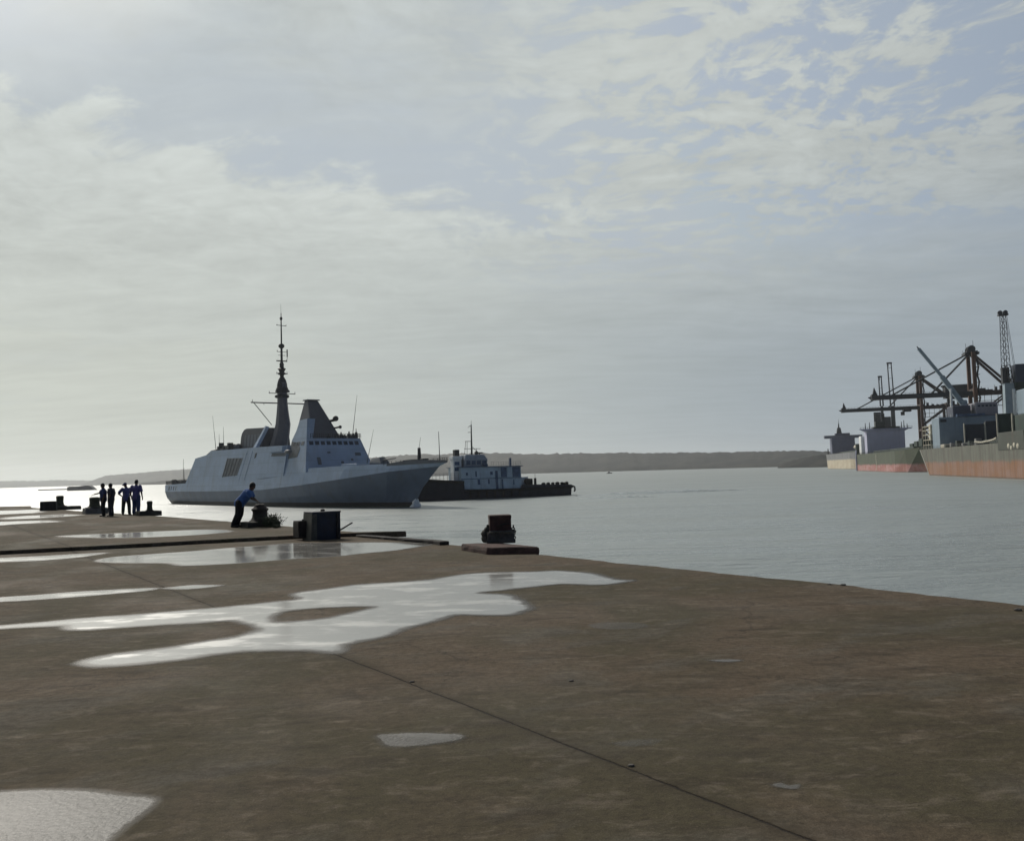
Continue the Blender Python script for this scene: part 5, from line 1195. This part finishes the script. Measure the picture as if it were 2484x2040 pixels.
# ---- (2) navy box with lever at the step
gb = on_ground(777, 1310, 0.0)
nb = thing('mooring_box', 'dark navy steel box with a thin lever, standing by the step at the middle puddle', 'steel box', (gb.x, gb.y + 0.36, 0.0), PA)
MB().box(-0.40, 0.40, -0.30, 0.34, -0.01, 0.76).build('body', NAVYBOX, nb, bevel=0.015)
MB().box(-0.425, 0.415, -0.315, 0.355, 0.735, 0.775).build('lid', NAVYBOX, nb, bevel=0.008)
MB().hexa([(-0.47, -0.30, -0.01), (-0.402, -0.312, -0.01), (-0.402, 0.34, -0.01), (-0.47, 0.34, -0.01)], [(-0.43, -0.30, 0.73), (-0.402, -0.312, 0.73), (-0.402, 0.34, 0.73), (-0.43, 0.34, 0.73)]).build('side_plate', OLIVE, nb)
MB().hexa([(-0.40, -0.325, 0.0), (-0.30, -0.325, 0.0), (-0.30, -0.302, 0.0), (-0.40, -0.302, 0.0)], [(-0.40, -0.325, 0.72), (-0.30, -0.325, 0.72), (-0.30, -0.302, 0.72), (-0.40, -0.302, 0.72)]).build('corner_plate', OLIVE, nb)
MB().box(0.27, 0.33, -0.335, -0.305, 0.02, 0.70).build('hinge_strap', IRON, nb, bevel=0.006)
MB().ball((0.0, 0.0, 0.80), 0.05, 10, (1.4, 1, 0.8)).build('lifting_eye', IRON, nb, smooth=True)
MB().path([(0.40, -0.10, 0.20), (0.55, -0.14, 0.28), (0.72, -0.18, 0.38), (0.80, -0.20, 0.42)], 0.022, 8).build('lever', IRON, nb, smooth=True)
MB().tube((0.33, -0.32, 0.0), (0.33, -0.32, 0.30), 0.035, n=8).build('pipe', IRON, nb)
gs = on_ground(730, 1302, 0.1)
sb = thing('concrete_block', 'small dark block standing just left behind the navy box', 'block', (gs.x, gs.y + 0.26, SLZ), PA)
rough_block(0.42, 0.42, 0.43, 0.012, 31).build('body', TIMBER, sb)
MB().tube((0, 0, 0.42), (0, 0, 0.47), 0.03, n=8).build('bolt', IRON, sb)
# ---- dark timber kerb on the near slab's edge
kp = [(x, y) for x, y in fine_edge if 21.5 <= y <= 25.75]
kr = []
for i, (x, y) in enumerate(kp):
    t = i / (len(kp) - 1); h = 0.085 - 0.035 * t + 0.01 * mnoise.noise(Vector((x, y, 0))); w = 0.24
    nx_, ny_ = -0.83, -0.55
    kr.append([Vector((x + 0.02, y + 0.01, -0.25)), Vector((x + 0.02, y + 0.01, h)), Vector((x + nx_ * w, y + ny_ * w, h)), Vector((x + nx_ * w, y + ny_ * w, -0.01))])
tag(MB().loft(kr).build('timber_kerb', TIMBER, bevel=0.012), 'low tarred timber kerb on the pier edge at the end of the middle puddle', 'kerb')
# ---- (3) bollard the man leans on
g3 = on_ground(617, 1279, SLZ)
p3 = rough_block(1.12, 1.12, 0.17, 0.03, 3).build('plinth', PLINTH_D); p3.location = (g3.x, g3.y + 0.55, SLZ); p3.rotation_euler = (0, 0, PA)
tag(p3, 'dark low plinth under the bollard that the man in blue leans on', 'plinth', 'bollard plinths')
b3 = thing('mooring_bollard', 'stout brown bollard with the man in the blue shirt leaning on it', 'bollard', (g3.x + 0.04, g3.y + 0.55, SLZ + 0.165), PA, GB)
MB().lathe([(0.33, -0.01), (0.335, 0.05), (0.30, 0.09), (0.265, 0.16), (0.245, 0.28), (0.25, 0.36), (0.29, 0.40), (0.285, 0.44), (0.235, 0.47), (0.18, 0.54), (0.17, 0.58), (0.12, 0.60)], (0, 0, 0), 24).build('body', IRON_B, b3, smooth=False, bevel=0.008)
MB().lathe([(0.36, -0.01), (0.37, 0.03), (0.34, 0.05)], (0, 0, 0), 24).build('base_flange', IRON, b3)
# weeds growing at the plinth
def weeds(label, p, spread, h, n, seed, rz=0):
    t = thing('weed_plant', label, 'plant', p, rz); rnd = random.Random(seed); lf = MB(); sm = MB()
    for i in range(n):
        a = rnd.uniform(0, 6.28); r0 = spread * 0.5 * rnd.random(); b = Vector((r0 * math.cos(a), r0 * math.sin(a), 0)); L = h * rnd.uniform(0.45, 1.0); tip = b + Vector((spread * 0.55 * rnd.uniform(-0.7, 1.0), spread * 0.5 * rnd.uniform(-1, 1), L))
        sm.tube(b, tip, 0.006, 0.003, 4)
        for k in range(16):
            f = rnd.uniform(0.1, 1); c = b + (tip - b) * f + Vector((rnd.gauss(0, 0.025), rnd.gauss(0, 0.025), rnd.gauss(0, 0.015))); d = Vector((rnd.uniform(-1, 1), rnd.uniform(-1, 1), rnd.uniform(-0.4, 0.8))).normalized(); s = d.orthogonal().normalized() * rnd.uniform(0.010, 0.018); l = rnd.uniform(0.035, 0.075)
            lf.add([c, c + d * l * 0.5 + s, c + d * l, c + d * l * 0.5 - s], [(0, 1, 2, 3)])
    lf.build('foliage', paint('weed_leaf', (0.030, 0.048, 0.020), 0.7, 0.5, 12), t); sm.build('stem', paint('weed_stem', (0.05, 0.05, 0.03), 0.8), t)
    return t
g = on_ground(651, 1279, SLZ)
weeds('dark green weeds sprouting beside the plinth of the leaning man', (g.x, g.y + 0.28, SLZ), 0.60, 0.46, 95, 8)
g = on_ground(668, 1281, SLZ)
weeds('small tuft of weeds at the pier edge right of the larger weeds', (g.x, g.y + 0.1, SLZ), 0.22, 0.14, 14, 9)
# ---- (4) bollard right of the far pair, (5),(6) the two beyond
def far_bollard(px, py, label, h, rb, rw, rh, mat, pl_mat, pl_label, pw, pd, ph, dx=0.0, z=SLZ, extra=None):
    g = on_ground(px, py, z)
    if pl_mat:
        p = rough_block(pw, pd, ph, 0.035, px).build('plinth', pl_mat); p.location = (g.x + dx, g.y + pd * 0.62, z); p.rotation_euler = (0, 0, PA)
        tag(p, pl_label, 'plinth', 'bollard plinths')
    b = thing('mooring_bollard', label, 'bollard', (g.x, g.y + pd * 0.55, z + (ph - 0.01 if pl_mat else 0)), PA, GB)
    MB().lathe(bollard_lathe(h, rb, rw, rh), (0, 0, 0), 18).build('body', mat, b)
    MB().lathe([(rb * 1.25, -0.01), (rb * 1.25, 0.035), (rb * 1.1, 0.05)], (0, 0, 0), 18).build('base_flange', IRON, b)
    if extra: extra(b)
    return b
far_bollard(352, 1251, 'slender mossy bollard beside the far pair of men', 0.50, 0.16, 0.12, 0.135, IRON_O, PLINTH_D, 'dark broad plinth right of the far pair of men', 1.05, 1.0, 0.22, dx=-0.1)
far_bollard(217, 1247, 'squat mossy bollard on a grey plinth left of the pointing man', 0.60, 0.40, 0.26, 0.27, IRON_O, PLINTH_L, 'pale grey plinth left of the pointing man', 1.15, 1.1, 0.32)
far_bollard(133, 1237, 'dark bollard farthest out on the pier, beside the dark block', 0.72, 0.34, 0.22, 0.23, IRON_O, PLINTH_D, 'broken dark plinth farthest out on the pier', 1.7, 1.2, 0.22, dx=0.35)
g = on_ground(111, 1239, SLZ)
db = thing('fender_block', 'large dark block left of the farthest bollard', 'block', (g.x, g.y + 0.35, SLZ), R_(20))
rough_block(0.95, 0.6, 0.60, 0.02, 77).build('body', TIMBER, db)
for x in (-0.25, 0.1): MB().box(x - 0.03, x + 0.03, -0.325, -0.29, 0.05, 0.52).build('strap', IRON, db)
# loose stones and grit on the slab
random.seed(21); STONE = paint('grey_stone', (0.16, 0.145, 0.125), 0.9, 0.35, 9, bump=0.6)
for i, (px, py, s) in enumerate(((2470, 1481, 0.032), (2045, 1420, 0.028), (2012, 1418, 0.020), (1385, 1652, 0.014), (1000, 1654, 0.014), (1530, 1858, 0.014))):
    g = on_ground(px, py, 0.0)
    st = MB().ball((0, 0, 0), s, 8, (1.6, 1.0, 0.6)); st.v = [p * (1 + 0.25 * mnoise.noise(p * 30 + Vector((i, 0, 0)))) for p in st.v]
    o = st.build('stone', STONE); o.location = (g.x, g.y, s * 0.35)
    tag(o, ('pale flat stone at the right end of the pier edge', 'dark stone on the pier edge, right of a smaller one', 'small stone on the pier edge, left of a larger one', 'pebble on the bare slab right of the long joint', 'pebble lying on the long joint below the big puddle', 'pebble on the joint near the lower edge')[i], 'stone', 'loose stones on the pier')

# ================================================================== PEOPLE
SKIN = paint('dark_skin', (0.085, 0.048, 0.034), 0.55, 0.15, 8)
HAIR = paint('black_hair', (0.010, 0.009, 0.009), 0.6, 0.2, 20)
SHOE = paint('black_shoe', (0.012, 0.012, 0.013), 0.5, 0.2, 10)
def cloth(name, col): return paint(name, col, 0.85, 0.22, 7)
def remesh(o, vox, sm=6):
    r = o.modifiers.new('remesh', 'REMESH'); r.mode = 'VOXEL'; r.voxel_size = vox; r.use_smooth_shade = True
    s = o.modifiers.new('smooth', 'SMOOTH'); s.factor = 0.5; s.iterations = sm
    return o
def hand(m, w, d, up, curl):
    """palm and five bent fingers from wrist w, pointing along d; up = back of the hand"""
    d = Vector(d).normalized(); up = Vector(up); side = d.cross(up).normalized(); up = side.cross(d).normalized()
    w = Vector(w); k = w + d * 0.085
    for s in (-0.028, -0.010, 0.010, 0.028): m.capsule(w + side * s * 0.6, k + side * s, 0.016, 0.013, 8)
    for s, L in ((-0.030, 0.070), (-0.010, 0.080), (0.010, 0.076), (0.029, 0.060)):
        p0 = k + side * s; d1 = (d - up * curl * 0.5).normalized(); p1 = p0 + d1 * L * 0.48; d2 = (d - up * curl * 1.3).normalized(); p2 = p1 + d2 * L * 0.32; d3 = (d - up * curl * 2.2).normalized(); p3 = p2 + d3 * L * 0.26
        m.capsule(p0, p1, 0.0098, 0.0090, 8); m.capsule(p1, p2, 0.0090, 0.0082, 8); m.capsule(p2, p3, 0.0082, 0.0072, 8)
    t0 = w + d * 0.025 - side * 0.026; t1 = t0 + (d * 0.6 - side * 0.75 - up * 0.2).normalized() * 0.042; t2 = t1 + (d * 0.9 - side * 0.25 - up * 0.3).normalized() * 0.032
    m.capsule(t0, t1, 0.014, 0.011, 8); m.capsule(t1, t2, 0.011, 0.009, 8)
def person(label, loc, yaw, J, shirt, trousers, cap=None, group=None, scale=1.0, hair=True, long_sleeve=False):
    V = {k: Vector(v) for k, v in J.items()}
    t = thing('person', label, 'person', loc, yaw, group); t.scale = (scale,) * 3
    b = MB(); hx = V['head']; face = V.get('face', Vector((1, 0, 0))).normalized()
    up = (hx - V['neck']).normalized(); lat = up.cross(face).normalized(); face = lat.cross(up).normalized()
    rot = Matrix((face, lat, up)).transposed()
    def H(f, l, u): return hx + face * f + lat * l + up * u
    b.ball(H(0, 0, 0.02), 0.098, 16, (1.02, 0.80, 1.12), rot); b.ball(H(0.028, 0, -0.055), 0.068, 14, (0.95, 0.80, 1.0), rot)
    b.capsule(H(0.095, 0, 0.005), H(0.112, 0, -0.025), 0.010, 0.013, 8)                    # nose
    for s in (-1, 1):
        b.ball(H(0.0, 0.080 * s, -0.01), 0.028, 8, (0.6, 0.35, 1.1), rot)                  # ears
        b.ball(H(0.082, 0.030 * s, 0.035), 0.016, 8, (0.7, 1.2, 0.5), rot)                 # brows
    b.capsule(H(0.088, -0.02, -0.062), H(0.088, 0.02, -0.062), 0.009, 0.009, 8)            # mouth
    b.ball(H(0.075, 0, -0.100), 0.022, 8)                                                  # chin
    b.capsule(V['neck'] - up * 0.04, H(-0.015, 0, -0.05), 0.062, 0.056)
    ch, pv = V['chest'], V['pelvis']
    b.capsule(pv, (pv + ch) / 2, 0.125, 0.125); b.capsule((pv + ch) / 2, ch, 0.125, 0.145); b.capsule(ch, V['neck'], 0.13, 0.075)
    for s in 'LR':
        sh, el, wr, hp, kn, an = (V[k + s] for k in ('sh', 'el', 'wr', 'hip', 'kn', 'an'))
        b.capsule(ch, sh, 0.10, 0.068); b.capsule(sh, el, 0.056, 0.042); b.capsule(el, wr, 0.042, 0.029)
        hand(b, wr, V.get('hd' + s, wr - el), V.get('hu' + s, Vector((0, 0, 1)) if abs((wr - el).normalized().z) < 0.8 else Vector((0, 1 if s == 'L' else -1, 0))), J.get('curl', 0.35))
        b.capsule(pv, hp, 0.11, 0.098); b.capsule(hp, kn, 0.092, 0.060); b.capsule(kn, an + Vector((0, 0, 0.04)), 0.058, 0.038)
        ft = V.get('ft' + s, Vector((1, 0.15 if s == 'L' else -0.15, 0))).normalized()
        b.capsule(Vector((an.x, an.y, an.z - 0.035)), an + ft * 0.15 + Vector((0, 0, -0.045)), 0.038, 0.030)
    remesh(b.build('body', SKIN, t, smooth=True), 0.0075, 3)
    e = MB()
    for s in (-1, 1): e.ball(H(0.088, 0.030 * s, 0.018), 0.011, 8)
    e.build('eyes', paint('eye_dark', (0.03, 0.025, 0.02), 0.2, 0.1), t, smooth=True)
    sm_ = MB(); sm_.capsule(pv - (ch - pv).normalized() * 0.07, (pv + ch) / 2, 0.182, 0.172); sm_.capsule((pv + ch) / 2, ch, 0.172, 0.190); sm_.capsule(ch, V['neck'] - up * 0.035, 0.15, 0.085)
    for s in 'LR':
        sh, el, wr = V['sh' + s], V['el' + s], V['wr' + s]
        sm_.capsule(ch, sh, 0.12, 0.085)
        if long_sleeve: sm_.capsule(sh, el, 0.076, 0.060); sm_.capsule(el, el + (wr - el) * 0.9, 0.060, 0.045)
        else: sm_.tube(sh, sh + (el - sh) * 0.86, 0.088, 0.086, 14); sm_.ball(sh, 0.088)
    remesh(sm_.build('shirt', shirt, t, smooth=True), 0.016, 5)
    tr = MB()
    tr.capsule(pv, pv + (ch - pv) * 0.12, 0.158, 0.15)
    for s in 'LR':
        hp, kn, an = V['hip' + s], V['kn' + s], V['an' + s]
        tr.capsule(pv, hp, 0.15, 0.132); tr.capsule(hp, kn, 0.128, 0.098); tr.tube(kn, an + Vector((0, 0, -0.01)), 0.098, 0.084, 14); tr.ball(kn, 0.098)
    remesh(tr.build('trousers', trousers, t, smooth=True), 0.016, 5)
    for s in 'LR':
        an = V['an' + s]; ft = V.get('ft' + s, Vector((1, 0.15 if s == 'L' else -0.15, 0))).normalized(); z = an.z
        shp = MB().capsule(an + Vector((0, 0, -0.03)) - ft * 0.035, an + ft * 0.16 + Vector((0, 0, -0.045)), 0.050, 0.040); shp.capsule(an + Vector((0, 0, -0.055)) - ft * 0.04, an + ft * 0.17 + Vector((0, 0, -0.055)), 0.035, 0.035)
        for v in shp.v: v.z = max(v.z, z - 0.088)
        remesh(shp.build('shoe', SHOE, t, smooth=True), 0.012, 3)
    h = MB()
    if cap:
        h.ball(H(-0.005, 0, 0.055), 0.106, 14, (1.03, 0.84, 0.80), rot); h.slab([H(0.06, -0.07, 0.075), H(0.175, -0.055, 0.06), H(0.19, 0, 0.06), H(0.175, 0.055, 0.06), H(0.06, 0.07, 0.075)], 0.012)
        remesh(h.build('cap', cap, t, smooth=True), 0.008, 2)
    else:
        h.ball(H(-0.012, 0, 0.035), 0.102, 16, (1.0, 0.84, 1.06), rot); h.ball(H(-0.045, 0, 0.0), 0.085, 12, (0.75, 0.95, 1.0), rot)
        remesh(h.build('hair', HAIR, t, smooth=True), 0.01, 2)
    return t
def standing(lean=0.0, feet=0.10):
    return {'pelvis': (0, 0, 0.94), 'chest': (0.01, 0, 1.27), 'neck': (0.01, 0, 1.46), 'head': (0.035, 0, 1.60), 'face': (1, 0, 0),
            'shL': (0, 0.185, 1.385), 'shR': (0, -0.185, 1.385), 'elL': (-0.03, 0.245, 1.10), 'elR': (-0.03, -0.245, 1.10), 'wrL': (0.04, 0.255, 0.865), 'wrR': (0.04, -0.255, 0.865),
            'hipL': (0, 0.095, 0.90), 'hipR': (0, -0.095, 0.90), 'knL': (0.02, feet, 0.49), 'knR': (0.02, -feet, 0.49), 'anL': (-0.02, feet + 0.01, 0.09), 'anR': (-0.02, -feet - 0.01, 0.09)}
BLUE = cloth('blue_shirt', (0.055, 0.125, 0.32)); BLACKT = cloth('black_trousers', (0.009, 0.010, 0.013)); NAVYS = cloth('navy_shirt', (0.062, 0.080, 0.21)); NAVYS2 = cloth('dark_blue_shirt', (0.040, 0.060, 0.150)); CHAR = cloth('charcoal_clothes', (0.030, 0.032, 0.042)); DGREEN = cloth('dark_teal_trousers', (0.012, 0.020, 0.021)); PURP = cloth('violet_navy_shirt', (0.088, 0.084, 0.230))
# man in blue leaning with both hands on the bollard
g = on_ground(561, 1281, SLZ)
person('person in a blue shirt and black trousers leaning with both hands on a bollard', (g.x, g.y + 0.42, SLZ), R_(4),
       {'pelvis': (0.19, 0, 0.86), 'chest': (0.43, 0, 1.12), 'neck': (0.53, 0, 1.26), 'head': (0.595, 0, 1.385), 'face': (1, 0.15, -0.15),
        'shL': (0.50, 0.18, 1.19), 'shR': (0.50, -0.18, 1.19), 'elL': (0.58, 0.21, 0.98), 'elR': (0.60, -0.20, 0.98), 'wrL': (0.70, 0.12, 0.90), 'wrR': (0.70, -0.10, 0.90), 'hdL': (0.9, -0.2, -0.55), 'hdR': (0.9, 0.2, -0.55), 'huL': (0.5, 0, 0.9), 'huR': (0.5, 0, 0.9),
        'hipL': (0.18, 0.09, 0.83), 'hipR': (0.16, -0.09, 0.83), 'knL': (0.17, 0.10, 0.45), 'knR': (0.12, -0.10, 0.45), 'anL': (0.02, 0.10, 0.09), 'anR': (-0.05, -0.10, 0.09)}, BLUE, BLACKT)
GP = 'people standing on the far pier'
# pointing man and his neighbour
g = on_ground(251, 1252.5, SLZ); J = standing(); J.update({'elR': (0.22, -0.22, 1.22), 'wrR': (0.46, -0.20, 1.16), 'elL': (-0.06, 0.24, 1.10), 'wrL': (0.02, 0.24, 0.87), 'hdR': (1, 0.0, -0.35), 'face': (1, 0.1, 0)})
person('person in dark navy clothes holding one arm out to the left', (g.x, g.y, SLZ), R_(200), J, NAVYS2, BLACKT, group=GP, scale=0.955)
g = on_ground(269.5, 1252, SLZ); J = standing(feet=0.075); J.update({'elL': (-0.07, 0.20, 1.10), 'elR': (-0.07, -0.20, 1.10), 'wrL': (0.02, 0.19, 0.87), 'wrR': (0.02, -0.19, 0.87)})
person('person in charcoal clothes standing straight with arms down, right of the pointing one', (g.x, g.y, SLZ), R_(172), J, CHAR, CHAR, group=GP, scale=0.95)
# far pair
g = on_ground(306, 1248.5, SLZ); J = standing(feet=0.16); J.update({'elL': (0.0, 0.40, 1.15), 'wrL': (0.06, 0.20, 0.98), 'head': (0.05, 0.06, 1.60), 'face': (0.5, 1, 0.0), 'elR': (0.08, -0.22, 1.14), 'wrR': (0.26, -0.12, 1.05), 'knL': (0.02, 0.15, 0.49), 'knR': (0.02, -0.15, 0.49), 'anL': (0, 0.17, 0.09), 'anR': (0, -0.17, 0.09)})
person('person in a peaked cap with one hand on the hip and legs apart', (g.x, g.y, SLZ), R_(96), J, NAVYS, DGREEN, cap=NAVYS2, group=GP, scale=0.955)
g = on_ground(330.5, 1249, SLZ); J = standing(feet=0.11); J.update({'shL': (0, 0.215, 1.395), 'shR': (0, -0.215, 1.395), 'elL': (-0.02, 0.31, 1.10), 'elR': (-0.02, -0.31, 1.10), 'wrL': (0.06, 0.30, 0.86), 'wrR': (0.06, -0.30, 0.86)})
person('broad shouldered person in a violet-navy shirt seen from behind, next to the slender bollard', (g.x, g.y, SLZ), R_(78), J, PURP, NAVYS2, group=GP, scale=1.03)
